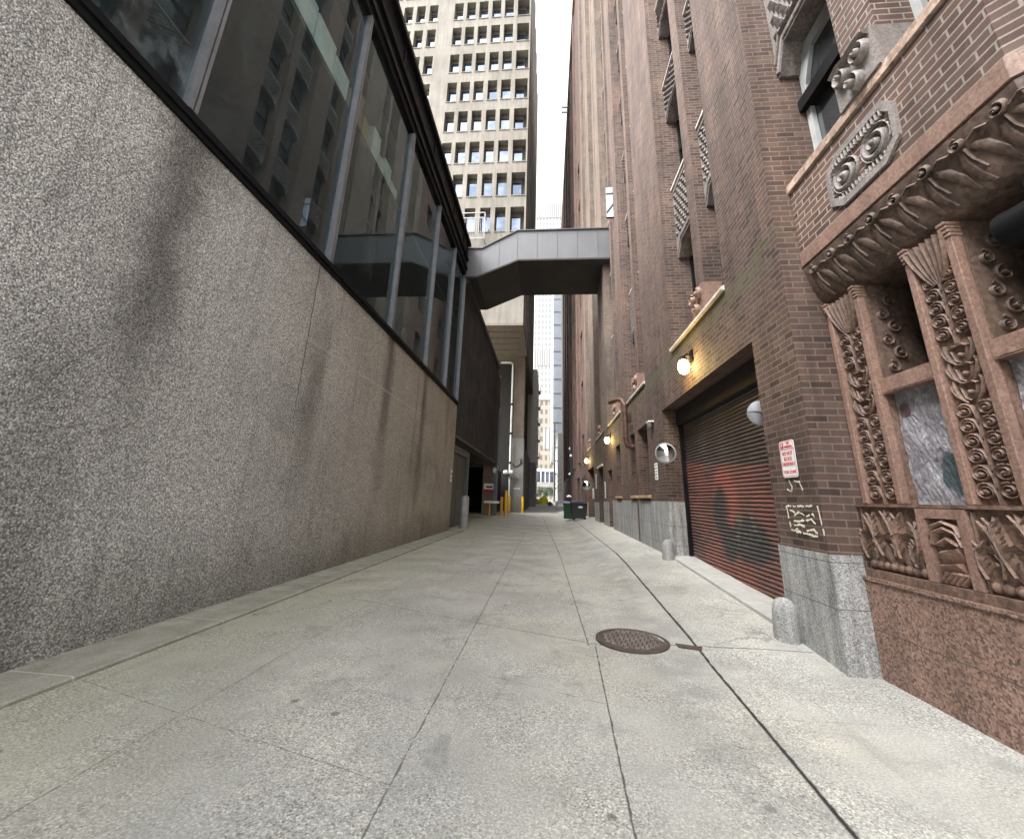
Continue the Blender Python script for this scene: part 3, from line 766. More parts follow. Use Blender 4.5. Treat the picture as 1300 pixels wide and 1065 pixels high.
# ------------------------------------------------------------------ footbridge
def bridge():
    t = thing('footbridge', 'enclosed grey metal footbridge crossing high above the alley', 'footbridge', (0, 20, 12.4))
    top = [(-4.32, 14.06), (-3.52, 14.06), (-1.67, 15.08), (3.4, 15.08)]
    bot = [(3.4, 13.32), (-1.60, 13.32), (-3.70, 12.38), (-4.32, 12.38)]
    m = MB(); m.prism(top+bot, 'y', 18.45, 22.1); m.build('body', M['bridge'], t)
    s = MB()
    for (a, b, o) in ((top[0], top[1], 0), (top[1], top[2], 0), (top[2], top[3], 0)):
        s.prism([a, b, (b[0], b[1]+.06), (a[0], a[1]+.06)], 'y', 18.38, 22.16)
    s.build('coping', M['dark_panel2'], t)
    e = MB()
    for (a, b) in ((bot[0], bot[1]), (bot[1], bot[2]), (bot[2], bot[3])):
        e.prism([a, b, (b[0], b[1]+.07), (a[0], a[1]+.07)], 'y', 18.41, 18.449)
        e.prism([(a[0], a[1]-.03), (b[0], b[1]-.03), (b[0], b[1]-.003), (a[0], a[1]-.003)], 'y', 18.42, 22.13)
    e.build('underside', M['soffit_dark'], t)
    j = MB()
    for x in (-3.55, -2.6, -1.66, -.62, .42, 1.46, 2.5):
        zt = lerp_tab(top, x); zb = lerp_tab(bot[::-1], x); j.box(x-.008, x+.008, 18.438, 18.447, zb+.08, zt-.02)
    j.build('panel_seam', M['bridge_seam'], t)
M['bridge_seam'] = plain('bridge_joint_sealant', (.06,.06,.065), .6, 0, var=.1)
M['bridge'] = plain('grey_bridge_panel', (.098,.098,.106), .5, .1, var=.12, scale=1.1)
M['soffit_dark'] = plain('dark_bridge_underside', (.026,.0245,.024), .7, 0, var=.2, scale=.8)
bridge()

# ------------------------------------------------------------------ right: ornate brick building
BB = thing('brick_building', 'tall brown brick building with deep piers and carved terracotta bay', 'building', (2.8, 12, 0))
TOPZ = 64
PIERS = [(4.6, 6.09), (8.95, 11.6), (14.5, 15.75), (18.9, 21.2), (23.8, 26.5), (28.9, 30)]
MULL = [(7.14, 7.54), (12.85, 13.25), (17.1, 17.5), (22.3, 22.7), (27.5, 27.9)]
LEV = [(7.20, 9.15), (11.34, 12.52)] + [(14.43+3.08*i, 15.57+3.08*i) for i in range(12)]
def XP(X0):
    return lambda u, v, d: (X0+d, u, v)
def XF(X0, Y0):   # carved face looking at the alley: u runs to the viewer's right
    return lambda u, v, o: (X0-o, Y0-u, v)

def brick_shell():
    holes = [(5.5, 10.1, -.4, 3.68, .95), (11.7, 12.95, 1.69, 3.65, .45), (13.4, 14.1, 1.69, 3.65, .45), (16.15, 17.15, 1.69, 3.65, .35),
             (18.4, 19.55, .2, 2.82, .5), (21.35, 23.2, .2, 3.17, .7), (25.4, 29.3, .2, 3.5, .8)]
    m = MB(); m.holed(XP(2.8), (4.6, 30), (-.4, 4.80), holes, .4)
    m.quad((2.8, 4.6, -.4), (3.75, 4.6, -.4), (3.75, 4.6, 4.8), (2.8, 4.6, 4.8))
    m.quad((2.8, 4.6, 4.8), (3.75, 4.6, 4.8), (3.75, 30, 4.8), (2.8, 30, 4.8))
    m.build('street_wall', M['brick'], BB)
    c = MB(); c.box(3.76, 22, .9, 29.95, -.4, TOPZ-1); c.build('inner_block', M['brick'], BB)  # unseen block filling the building, added to stop light
    for i, (a, b) in enumerate(PIERS):
        p = MB(); p.box(2.8, 3.755, a, b, 4.803, TOPZ)
        p.build('pier', M['brick'] if i < 3 else M['brick_light'], BB)
        if i >= 3:
            s = MB(); s.box(2.765, 2.797, a+.0, a+.5, 4.803, TOPZ); s.box(2.765, 2.797, b-.5, b, 4.803, TOPZ); s.build('pilaster_strip', M['brick_light'], BB)
    for i, (a, b) in enumerate(MULL):
        p = MB(); p.box(2.93, 3.75, a, b, 5.5, TOPZ)
        p.build('mullion', M['brick'] if i < 3 else M['brick_light'], BB)
        q = MB(); q.box(2.83, 3.2, a-.1, b+.06, 4.90, 5.48)
        fr = XF(2.83, b+.06); L = b-a+.16
        q.spiral(fr, L*.27, 5.3, .12, 1.3, PI/2, 1, .06, .09, 16); q.spiral(fr, L*.73, 5.3, .12, 1.3, PI/2, -1, .06, .09, 16)
        q.spiral(fr, L*.5, 5.05, .11, 1.3, -PI/2, 1, .06, .10, 16)
        fr2 = lambda u, v, o, y0=b+.06: (2.83+u, y0+o, v)
        q.spiral(fr2, .12, 5.3, .1, 1.2, PI/2, 1, .05, .08, 14); q.stud(fr2, .2, 5.08, .1, .1)
        q.build('corbel', M['pink_stone'], BB, smooth=True)
    lg = MB()
    gaps = list(zip([p[1] for p in PIERS], [p[0] for p in PIERS[1:]]))
    for a, b in gaps:
        l = MB(); l.prism([(2.74, 4.80), (2.74, 4.85), (2.80, 4.895), (3.3, 4.895), (3.3, 4.80)], 'y', a+.003, b-.003)
        l.build('ledge', M['cap_stone'], BB)
    # spandrel panels (arched foot, raised lozenges) and windows, one of each kind copied up the bays
    sp = None; wn = None
    maxlev = [14, 13, 9, 6, 4]
    for g, (a, b) in enumerate(gaps):
        ma, mb = MULL[g]
        for (y0, y1) in ((a, ma), (mb, b)):
            for k in range(maxlev[g]):
                z0, z1 = LEV[k]
                w = y1-y0
                if sp is None:
                    sp = make_spandrel()
                    o = sp
                else:
                    o = copy_tree(sp, BB)
                o.location = Vector((3.12, y1-.004, z0)) - ORIGIN[BB.name]
                o.scale = (1, (w-.008), (z1-z0))
                if k == 0: zb, zt = 4.9, z0+.32
                else: zb, zt = LEV[k-1][1]+.02, z0+.32
                if wn is None:
                    wn = make_window(); o = wn
                else: o = copy_tree(wn, BB)
                o.location = Vector((3.44, y1-.004, zb)) - ORIGIN[BB.name]
                o.scale = (1, (w-.008), (zt-zb))
def make_spandrel():
    """unit panel: y 0..-1, z 0..1"""
    ORIGIN_SAVE = ORIGIN[BB.name]
    ORIGIN[BB.name] = Vector((0, 0, 0))
    m = MB(); f = .24
    poly = [(0, 0), (-.05, 0), (-f, .16), (-(1-f), .16), (-.95, 0), (-1, 0), (-1, 1), (0, 1)]
    m.prism(poly, 'x', 0, .36)
    fr = lambda u, v, o: (-o, -u, v)
    for r in range(9):
        for c in range(7):
            u = .10+c*.133+(.066 if r % 2 else 0); v = .30+r*.07
            if u > .93: continue
            m.add([fr(u-.05, v, 0), fr(u, v+.032, 0), fr(u+.05, v, 0), fr(u, v-.032, 0), fr(u-.02, v-.012, .05), fr(u+.02, v-.012, .05)],
                  [(0, 1, 4), (1, 5, 4), (1, 2, 5), (2, 3, 5), (3, 4, 5), (3, 0, 4)])
    m.band(fr, [(.04, .06), (.23, .21), (.77, .21), (.96, .06)], .05, .03)
    m.band(fr, [(.02, .93), (.98, .93)], .03, .02)
    o = m.build('spandrel_panel', M['spandrel'], BB)
    c = MB(); c.prism([(-.035, 1.0), (-.035, 1.025), (.05, 1.06), (.36, 1.06), (.36, 1.0)], 'y', -1, 0)
    s = c.build('sill', M['cap_stone'], o)
    ORIGIN[BB.name] = ORIGIN_SAVE
    return o
def make_window():
    s = ORIGIN[BB.name]; ORIGIN[BB.name] = Vector((0, 0, 0))
    g = MB(); g.box(0, .2, -1, 0, 0, 1); o = g.build('window', M['pane_dark'], BB)
    f = MB(); f.box(-.06, -.003, -1, 0, .47, .52); f.box(-.05, -.003, -.06, 0, 0, 1); f.box(-.05, -.003, -1, -.94, 0, 1); f.box(-.05, -.003, -.94, -.06, 0, .03)
    f.build('frame', M['black_metal'], o)
    ORIGIN[BB.name] = s
    return o
brick_shell()

M['threshold'] = plain('worn_pale_concrete', (.36,.355,.34), .85, 0, var=.2, scale=4, bump=.2)
def street_level():
    # granite base courses, 3 mm proud of the brick
    def gran(y0, y1, z1, ends=True):
        g = MB(); g.box(2.786, 2.90, y0, y1, -.4, z1); g.build('granite_base', M['granite'], BB)
    g = MB(); g.box(2.786, 3.10, 4.585, 5.512, -.4, 1.05); g.build('granite_base', M['granite'], BB)
    g = MB(); g.box(2.786, 3.28, 10.085, 18.39, -.4, 1.52); g.build('granite_base', M['granite'], BB)
    gran(19.56, 21.34, 1.45); gran(23.21, 25.39, 1.40); gran(29.31, 30.0, 1.36)
    # roller shutter with its dark head box and guides
    s = MB(); z = .16; n = 48; ph = (3.30-.16)/n; vs = []; fs = []
    prof = [(0, 0), (-.022, .18), (-.03, .45), (-.022, .72), (.004, .88), (.004, 1.0)]
    rows = []
    for k in range(n):
        for (dx, q) in prof[:-1]: rows.append((3.27+dx, z+(k+q)*ph))
    rows.append((3.27, z+n*ph))
    for (x, zz) in rows: vs += [(x, 5.505, zz), (x, 10.08, zz)]
    fs = [(2*i, 2*i+1, 2*i+3, 2*i+2) for i in range(len(rows)-1)]
    s.add(vs, fs); sh = s.build('roller_shutter', M['shutter'], BB)
    b = MB(); b.box(3.22, 3.30, 5.505, 10.08, .10, .158); b.build('bottom_bar', M['black_metal'], sh)
    h = MB(); h.box(3.12, 3.7, 5.503, 10.09, 3.303, 3.70); h.build('shutter_box', M['shutter_box'], BB)
    gd = MB(); gd.box(3.17, 3.32, 5.503, 5.60, .1, 3.30); gd.build('shutter_guide', M['black_metal'], BB)
    gd = MB(); gd.box(3.17, 3.32, 10.0, 10.083, .1, 3.30); gd.build('shutter_guide', M['black_metal'], BB)
    t = MB(); t.add([(2.76, 5.52, .135), (3.3, 5.52, .15), (3.3, 10.08, .37), (2.76, 10.08, .36), (2.74, 5.52, -.2), (3.3, 5.52, -.2), (3.3, 10.08, -.2), (2.74, 10.08, -.2)],
                    [(0,1,2,3),(0,4,5,1),(1,5,6,2),(2,6,7,3),(3,7,4,0),(4,5,6,7)])
    t.build('threshold', M['threshold'], BB)
    # small street windows with weathered wooden sills
    for (a, b, c, d, dep) in ((11.7, 12.95, 1.69, 3.65, .40), (13.4, 14.1, 1.69, 3.65, .40), (16.15, 17.15, 1.69, 3.65, .30)):
        g = MB(); g.box(2.8+dep, 2.8+dep+.1, a, b, c, d); o = g.build('window', M['pane_dark'], BB)
        f = MB(); x = 2.8+dep-.04
        f.box(x, x+.037, a, a+.06, c, d); f.box(x, x+.037, b-.06, b, c, d); f.box(x, x+.037, a+.061, b-.061, (c+d)/2, (c+d)/2+.05)
        f.build('frame', M['black_metal'], o)
        s = MB(); s.box(2.72, 2.8+dep, a-.05, b+.05, c-.085, c-.006); s.build('sill', M['wood'], o)
    # doors: barred gate, grey door, vehicle gate far along
    d = MB(); d.box(3.25, 3.3, 18.4, 19.55, .2, 2.82); o = d.build('door', M['teal_frame'], BB)
    h = MB(); h.box(3.2, 3.247, 18.41, 19.54, 2.25, 2.33); h.build('transom', M['black_metal'], o)
    d = MB(); d.box(3.45, 3.5, 21.35, 23.2, .2, 3.17)
    for k in range(14): d.box(3.43, 3.448, 21.37, 23.18, .42+k*.105, .45+k*.105)
    d.build('louvred_door', M['black'], BB)
    d = MB(); d.box(3.58, 3.62, 25.4, 29.3, .2, 3.5); d.build('vehicle_gate', M['black'], BB)
    # door heads
    l = MB(); l.box(2.74, 2.86, 21.2, 23.3, 3.19, 3.30); l.build('lintel', M['cap_stone'], BB)
street_level()

# ---- carved terracotta bay -------------------------------------------------
def carve_scrolls(m, fr, w, z0, z1):
    """paired scrolls with three bell flowers in the middle, in a strip of width w"""
    r = w*.225; ev = .80; pit = r*1.66
    def pair(zz, sc):
        for sg in (-1, 1):
            cu = w/2+sg*w*.262
            m.spiral(fr, cu, zz, r*sc, 1.75, PI/2-sg*.35, -sg, r*.36, .034, 34, ev)
            # stem sweeping up from the middle into the scroll
            m.band(fr, [(w/2+sg*.006, zz-pit*.95), (w/2+sg*w*.02, zz-pit*.35), (w/2+sg*w*.07, zz+r*.38), (w/2+sg*w*.16, zz+r*.70*sc), (cu+sg*r*.1, zz+r*ev*sc*.98)],
                   [r*.16, r*.26, r*.34, r*.36, r*.34], [.026, .03, .034, .036, .034])
        m.band(fr, [(w/2, zz-pit*.9), (w/2, zz-pit*.2)], [r*.5, r*.1], .016)
    z = z0+.10
    for k in range(2): pair(z, 1.08); z += pit*1.1
    for k in range(4): pair(z, .96); z += pit
    zf = z+.0
    for k in range(3):
        for sg in (-1, 1):
            for q in (0, 1):
                m.band(fr, [(w/2+sg*w*.10, zf-.06), (w/2+sg*w*(.26+.08*q), zf-.01+.02*q), (w/2+sg*w*(.36+.07*q), zf+.085-.02*q), (w/2+sg*w*(.33+.09*q), zf+.13-.03*q)], [.02, .034, .032, .008], .030)
        m.band(fr, [(w/2-w*.24, zf+.075), (w/2-w*.13, zf+.10), (w/2, zf+.092), (w/2+w*.13, zf+.10), (w/2+w*.24, zf+.075)], .022, .034)
        m.band(fr, [(w/2-w*.2, zf+.07), (w/2-w*.13, zf-.02), (w/2, zf-.045), (w/2+w*.13, zf-.02), (w/2+w*.2, zf+.07)], .018, .026)
        m.stud(fr, w/2, zf+.02, .022, .038)
        zf += .150
    z = zf+.075
    while z < z1-.36:
        pair(z, .96); z += pit
    # leafy capital
    for k in range(7):
        u = w*(.5+(k-3)*.15); e = w*(.5+(k-3)*.05)
        m.band(fr, [(e, z1-.42), (.5*(e+u), z1-.33), (u, z1-.2), (u+(k-3)*.012, z1-.04)], [.02, .05, .06, .02], [.03, .05, .075, .10])

def carve_pedestal(m, fr, u0, u1, v0, v1):
    """fan of broad stylised leaves over a scale course"""
    W = u1-u0; H = v1-v0; cu = (u0+u1)/2
    rnd = random.Random(int(u0*100)+3)
    for k, (a, b, c_, d, ww) in enumerate(((.08, .10, .04, .62, .10), (.20, .10, .10, .88, .10), (.40, .14, .22, .92, .11), (.55, .16, .44, .96, .11),
                                           (.68, .14, .72, .93, .11), (.84, .12, .93, .80, .11), (.92, .1, .98, .52, .09))):
        p0 = (u0+W*a, v0+H*b); p3 = (u0+W*c_, v0+H*d)
        pts = []
        for i in range(9):
            t = i/8; sw = math.sin(PI*t)*W*(.10 if k % 2 else -.07)
            pts.append((p0[0]*(1-t)+p3[0]*t+sw, p0[1]*(1-t)+p3[1]*t))
        prof = [.35, .7, .95, 1, 1, .9, .72, .45, .1]
        m.band(fr, pts, [W*.19*q for q in prof], [.02, .035, .05, .06, .065, .065, .06, .05, .03])
        m.band(lambda u, v, o: fr(u, v, o+.05), pts[1:8], .014, .022)
        for j in range(2, 8):   # side ribs
            x, y = pts[j]
            for sg in (-1, 1):
                m.band(lambda u, v, o: fr(u, v, o+.035), [(x, y-.02), (x+sg*W*.05, y+.012), (x+sg*W*.085, y+.045)], [.016, .014, .004], .02)
    for k in range(6):
        m.add_wedge(fr, u0+W*(.06+.145*k+rnd.uniform(-.02, .02)), v0+H*rnd.uniform(.30, .62), W*.085, H*.09, .085)
    n = max(5, int(W/.075))
    for k in range(n):
        m.stud(fr, u0+W*(k+.5)/n, v0+.045, W/n*.5, .05, ev=1.1)
def _wedge(s, fr, u, v, a, b, h):
    return s.add([fr(u-a, v-b, 0), fr(u+a, v-b*.4, 0), fr(u+a, v+b, 0), fr(u-a, v+b*.5, 0), fr(u-a*.5, v+b*.2, h), fr(u+a*.8, v+b*.8, h*.7)],
                 [(0, 1, 5, 4), (1, 2, 5), (2, 3, 4, 5), (3, 0, 4)])
MB.add_wedge = _wedge

def carved_bay():
    # red granite plinth
    g = MB(); g.box(3.075, 3.75, .9, 4.583, -.4, .842); g.box(3.06, 3.75, .9, 4.584, .843, .872); g.build('granite_plinth', M['pink_granite'], BB)
    # lower carved zone
    XB = 3.17
    z = MB(); z.box(XB, 3.75, 1.0, 4.585, .874, 1.52); z.box(3.10, XB-.001, 1.0, 4.585, .875, .945)
    z.build('frieze_backing', M['terracotta'], BB)
    fr = XF(XB, 4.58)
    for (a, b) in ((.03, .66), (1.14, 1.78), (2.3, 2.9)):
        m = MB(); carve_pedestal(m, fr, a, b, .95, 1.52)
        m.band(fr, [(a-.012, .95), (a-.012, 1.5)], .03, .03)
        m.build('carved_pedestal', M['terracotta'], BB, smooth=True)
    for u in (.68, 1.80):
        m = MB()
        for du in (0, .36): m.box(XB-.055, XB, 4.58-(u+du+.07), 4.58-(u+du), .95, 1.44)
        m.box(XB-.05, XB, 4.58-(u+.43), 4.58-u, 1.441, 1.515)
        c = u+.215
        for q in range(2): m.band(fr, [(c-.13, 1.24+.07*q), (c-.10, 1.33+.05*q), (c, 1.37+.045*q), (c+.10, 1.33+.05*q), (c+.13, 1.24+.07*q)], .035, .06)
        m.band(fr, [(c-.09, 1.24), (c, 1.29), (c+.09, 1.24)], .04, .05)
        m.add_wedge(fr, c, 1.16, .10, .08, .08); m.add_wedge(fr, c-.03, 1.07, .09, .05, .07)
        for q in range(5): m.band(fr, [(c-.13+q*.045, .96), (c-.09+q*.045, 1.0), (c-.06+q*.05, 1.04)], .03, .05)
        m.build('framed_ornament', M['pink_stone'], BB, smooth=True)
    s = MB(); s.box(3.12, 3.75, 1.0, 4.585, 1.521, 1.548); s.build('frieze_sill', M['terracotta'], BB)
    # pilasters
    for (y1, y0, full) in ((4.585, 4.10, 1), (3.52, 3.08, 1), (2.42, 1.95, 0)):
        b = MB(); b.box(3.25, 3.75, y0+.004, y1-.004, 1.55, 3.78); o = b.build('pilaster', M['terracotta'], BB)
        st = MB()
        for a in (y0, y1-.062):
            st.box(3.195, 3.27, a, a+.062, 1.551, 3.62)
            for q in range(4): st.box(3.185-.008*q, 3.30, a-.004, a+.066, 3.621+.034*q, 3.65+.034*q)
        st.build('edge_strip', M['pink_stone'], o, bevel=.006)
        if full:
            m = MB(); carve_scrolls(m, XF(3.25, y1-.065), y1-y0-.13, 1.55, 3.74)
            m.build('scrollwork', M['terracotta'], o, smooth=True)
            fr2 = lambda u, v, o_, Y=y0: (3.30+u, Y-.004-o_, v)
            rv = MB(); rv.box(3.285, 3.745, y0-.004, y0+.05, 2.73, 3.755)
            for k in range(6):
                rv.spiral(fr2, .08+.10*(k % 2), 2.85+.14*k, .07, 1.2, PI/2, 1 if k % 2 else -1, .03, .03, 14)
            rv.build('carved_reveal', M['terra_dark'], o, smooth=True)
    # openings: plastic-sheeted panel, stone transom, black panel colouring in the darkness above
    for (y0, y1) in ((3.525, 4.095), (2.425, 3.075)):
        t = MB(); t.box(3.23, 3.5, y0, y1, 2.57, 2.72); t.box(3.225, 3.23, y0+.02, y1-.02, 2.585, 2.60); t.build('transom', M['pink_stone'], BB)
        p = MB(); n = 26; vs = []; fs = []
        rnd = random.Random(int(y0*10))
        for j in range(n+1):
            for i in range(n+1):
                u, v = i/n, j/n
                d = .005*math.sin(9*u+5*v)+.004*math.sin(17*v-6*u)+rnd.uniform(-.004, .004)
                vs.append((3.325+d, y0+(y1-y0)*u, 1.549+(2.57-1.549)*v))
        fs = [(j*(n+1)+i, j*(n+1)+i+1, (j+1)*(n+1)+i+1, (j+1)*(n+1)+i) for j in range(n) for i in range(n)]
        p.add(vs, fs); p.build('sheeted_panel', M['foil'], BB)
        d = MB(); d.box(3.70, 3.74, y0-.3, y1+.3, 1.5, 3.8); d.build('opening_shade', M['black'], BB)
    # cove soffit with beads and hanging leaves
    c = MB(); n = 8; vs = []; fs = []
    prof = [(3.045, 4.25), (3.05, 4.19), (3.075, 4.13), (3.085, 4.06), (3.11, 3.98), (3.15, 3.88), (3.20, 3.80), (3.28, 3.765), (3.76, 3.76)]
    for (x, zz) in prof: vs += [(x, 4.597, zz), (x, 2.3, zz), (x+2.0, .3, zz)]
    fs = []
    for i in range(len(prof)-1):
        fs += [(3*i, 3*i+1, 3*i+4, 3*i+3), (3*i+1, 3*i+2, 3*i+5, 3*i+4)]
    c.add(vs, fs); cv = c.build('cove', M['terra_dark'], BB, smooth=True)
    def frc(u, v, o):
        t = min(1, max(0, v/.5)); x = 3.05+.16*t**1.5; zz = 4.22-.44*t
        return (x-o*.85, 4.55-u, zz-o*.45)
    m = MB()
    for k in range(8):
        u = .12+.285*k
        m.spiral(frc, u, .07, .062, 1.3, -PI/2, 1 if k % 2 else -1, .032, .04, 18)
        m.band(frc, [(u+.07, .10), (u+.14, .065), (u+.21, .10)], .022, .03)
        m.band(frc, [(u+.06, .15), (u+.13, .22), (u+.19, .34), (u+.22, .47)], [.05, .08, .09, .03], [.012, .022, .025, .012])
        m.band(frc, [(u-.02, .16), (u-.03, .25), (u-.01, .38), (u+.04, .48)], [.05, .08, .09, .03], [.012, .022, .025, .012])
        m.band(frc, [(u+.02, .14), (u+.03, .24), (u+.07, .36)], .014, .022)
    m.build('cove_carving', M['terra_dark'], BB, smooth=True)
    # parapet of the bay: straight part and canted return
    def canted(m, x0, x1, z0, z1, a=4.597, b=2.3):
        m.prism([(x0, a), (x1, a), (x1, b-.35), (x1+1.6, b-2.35), (x0+2.25, b-2.25), (x0, b)], 'z', z0, z1)
    q = MB(); canted(q, 3.05, 3.75, 4.452, 5.32); q.build('parapet', M['brick_pale_joint'], BB)
    q = MB(); canted(q, 3.032, 3.75, 4.27, 4.45); q.build('lower_moulding', M['pink_stone'], BB, bevel=.012)
    q = MB(); canted(q, 3.02, 3.76, 5.323, 5.43); q.build('coping', M['salmon_cap'], BB, bevel=.02)
    # octagonal medallion
    fo = XF(3.05, 4.55)
    oct_ = [(.58, 4.62), (.76, 4.50), (1.30, 4.50), (1.48, 4.64), (1.50, 4.98), (1.38, 5.13), (.80, 5.13), (.60, 5.0)]
    m = MB(); n = len(oct_)
    vs = [fo(u, v, -.02) for u, v in oct_]+[fo(u, v, .028) for u, v in oct_]+[fo(1.04+(u-1.04)*.86, 4.815+(v-4.815)*.78, .028) for u, v in oct_]+[fo(1.04+(u-1.04)*.82, 4.815+(v-4.815)*.72, -.012) for u, v in oct_]
    fs = []
    for r in range(3): fs += [(r*n+i, r*n+(i+1) % n, (r+1)*n+(i+1) % n, (r+1)*n+i) for i in range(n)]
    fs.append(tuple(range(3*n, 4*n))); m.add(vs, fs)
    md = m.build('medallion', M['grey_carved'], BB)
    r = MB()
    for cu in (.84, 1.24):
        r.spiral(fo, cu, 4.80, .145, 1.7, PI*.8, 1, .06, .05, 34); r.stud(fo, cu, 4.80, .045, .07)
        pts = [(cu+.17*math.cos(a), 4.80+.17*math.sin(a)) for a in [2*PI*i/24 for i in range(25)]]
        r.band(fo, pts, .02, .03)
    for k in range(15):
        u = .72+k*.045
        r.band(fo, [(u, 4.985), (u, 5.055)], .024, .035); r.stud(fo, u, 5.06, .016, .04, 6)
        r.band(fo, [(u, 4.58), (u, 4.635)], .022, .03)
    for k in range(6):
        r.band(fo, [(1.385, 4.66+k*.055), (1.45, 4.67+k*.055)], .022, .03); r.band(fo, [(.65, 4.68+k*.05), (.70, 4.685+k*.05)], .02, .03)
    r.build('rosettes', M['grey_carved'], md, smooth=True)
    # window storey above the bay
    k = MB(); f = .3
    for (y1, y0) in ((4.594, 3.52), (3.08, 2.0)):
        poly = [(y1, 7.24), (y1-.04, 7.24), (y1-.22, 7.62), (y0+.22, 7.62), (y0+.04, 7.24), (y0, 7.24), (y0, 9.2), (y1, 9.2)]
        s = MB(); s.prism([(p[0], p[1]) for p in poly], 'x', 3.18, 3.55)
        frs = XF(3.18, y1); L = y1-y0
        for r_ in range(8):
            for c_ in range(6):
                u = .14+c_*.15+(.07 if r_ % 2 else 0); v = 7.85+r_*.15
                if u < L-.1: s.add_wedge(frs, u, v, .055, .05, .05)
        s.band(frs, [(.03, 7.30), (.22, 7.69), (L-.22, 7.69), (L-.03, 7.30)], .09, .03); s.band(frs, [(.03, 7.45), (.2, 7.80), (L-.2, 7.80), (L-.03, 7.45)], .03, .05)
        s.build('spandrel_panel', M['spandrel'], BB)
        g = MB(); g.box(3.50, 3.6, y0, y1, 5.4, 7.62); o = g.build('window', M['pane_dark'], BB)
        fm = MB(); fm.box(3.44, 3.497, y1-.10, y1-.01, 5.43, 7.0); fm.box(3.44, 3.497, y0+.01, y0+.10, 5.43, 7.0)
        fm.prism([(y1-.10, 7.001), (y1-.01, 7.001), (y1-.01, 7.6), (y0+.01, 7.6), (y0+.01, 7.001), (y0+.10, 7.001), (y0+.30, 7.42), (y1-.30, 7.42)], 'x', 3.44, 3.497)
        fm.build('frame', M['frame_grey'], o)
        tb = MB(); tb.box(3.36, 3.499, y0, y1, 6.62, 6.80); tb.build('transom', M['black_metal'], o)
    p = MB(); p.box(3.10, 3.75, 3.08, 3.52, 5.43, TOPZ); p.build('mullion', M['brick_pale_joint'], BB)
    p = MB(); p.box(2.8, 3.755, .9, 2.0, 5.43, TOPZ); p.build('pier', M['brick'], BB)
    q = MB(); q.box(3.0, 3.4, 3.04, 3.56, 5.432, 5.9)
    fr = XF(3.0, 3.56); q.spiral(fr, .15, 5.74, .11, 1.4, PI/2, 1, .05, .08, 18); q.spiral(fr, .37, 5.74, .11, 1.4, PI/2, -1, .05, .08, 18); q.spiral(fr, .26, 5.53, .1, 1.3, -PI/2, 1, .05, .09, 18)
    q.band(fr, [(.02, 5.86), (.14, 5.90), (.26, 5.87), (.38, 5.90), (.5, 5.86)], .05, .07)
    q.build('corbel', M['grey_carved'], BB, smooth=True)
    k = MB(); k.box(3.18, 3.55, 2.0, 3.08, 9.201, TOPZ); k.box(3.18, 3.55, 3.52, 4.594, 9.201, TOPZ); k.build('upper_panels', M['spandrel'], BB)
M['salmon_cap'] = m_granite('weathered_salmon_coping', [(.24,.165,.125), (.37,.265,.205), (.48,.36,.29)], 22, .4)
M['frame_grey'] = plain('grey_white_window_frame', (.32,.335,.335), .5, 0, var=.2)
carved_bay()

def floodlight():
    t = thing('floodlight', 'black drum floodlight hanging under the carved bay soffit', 'floodlight', (3.25, 2.75, 3.5))
    m = MB(); m.lathe([(.0, -.36), (.09, -.35), (.13, -.28), (.14, .05), (.15, .16), (.135, .17), (.125, .12), (.0, .11)], (3.3, 2.62, 3.44), 24, 'y'); m.build('housing', M['black_metal'], t, smooth=True)
    m = MB(); m.box(3.27, 3.33, 2.55, 2.62, 3.56, 3.80); m.lathe([(.02, -.02), (.02, .02)], (3.15, 2.5, 3.5), 10, 'x'); m.build('bracket', M['dark_panel2'], t)
floodlight()

# ------------------------------------------------------------------ fittings on the brick building
def wall_lamp(loc, label, first=[None]):
    if first[0] is None:
        t = thing('wall_lamp', label, 'lamp', loc, 'lit lamps along the brick wall')
        x, y, z = loc
        g = MB(); g.lathe([(0.02, -.15), (.075, -.12), (.105, -.04), (.105, .04), (.075, .11), (.05, .13)], (x, y, z), 18); g.build('globe', M['lamp'], t, smooth=True)
        b = MB(); b.lathe([(.06, .131), (.075, .15), (.05, .2), (.02, .22)], (x, y, z), 16); b.tube([(x, y, z+.2), (x+.08, y, z+.26), (x+.165, y, z+.22)], .018, 8); b.box(x+.15, x+.178, y-.07, y+.07, z+.1, z+.33)
        b.build('bracket', M['black_metal'], t)
        first[0] = t
    else:
        t = copy_tree(first[0]); t.location = loc; t['label'] = label
    l = bpy.data.lights.new('lamp_light', 'POINT'); l.energy = 9; l.color = (1, .64, .14); l.shadow_soft_size = .11
    o = bpy.data.objects.new('lamp_light', l); COL.objects.link(o); o.location = (loc[0]-.16, loc[1], loc[2]-.02)
wall_lamp((2.62, 7.75, 4.05), 'brightest glowing yellow lamp above the graffitied roller shutter')
wall_lamp((2.62, 18.3, 4.08), 'glowing yellow lamp beyond the rusty exhaust pipe on brick wall')
wall_lamp((2.62, 28.2, 4.05), 'farthest glowing yellow lamp above the wheeled bins')

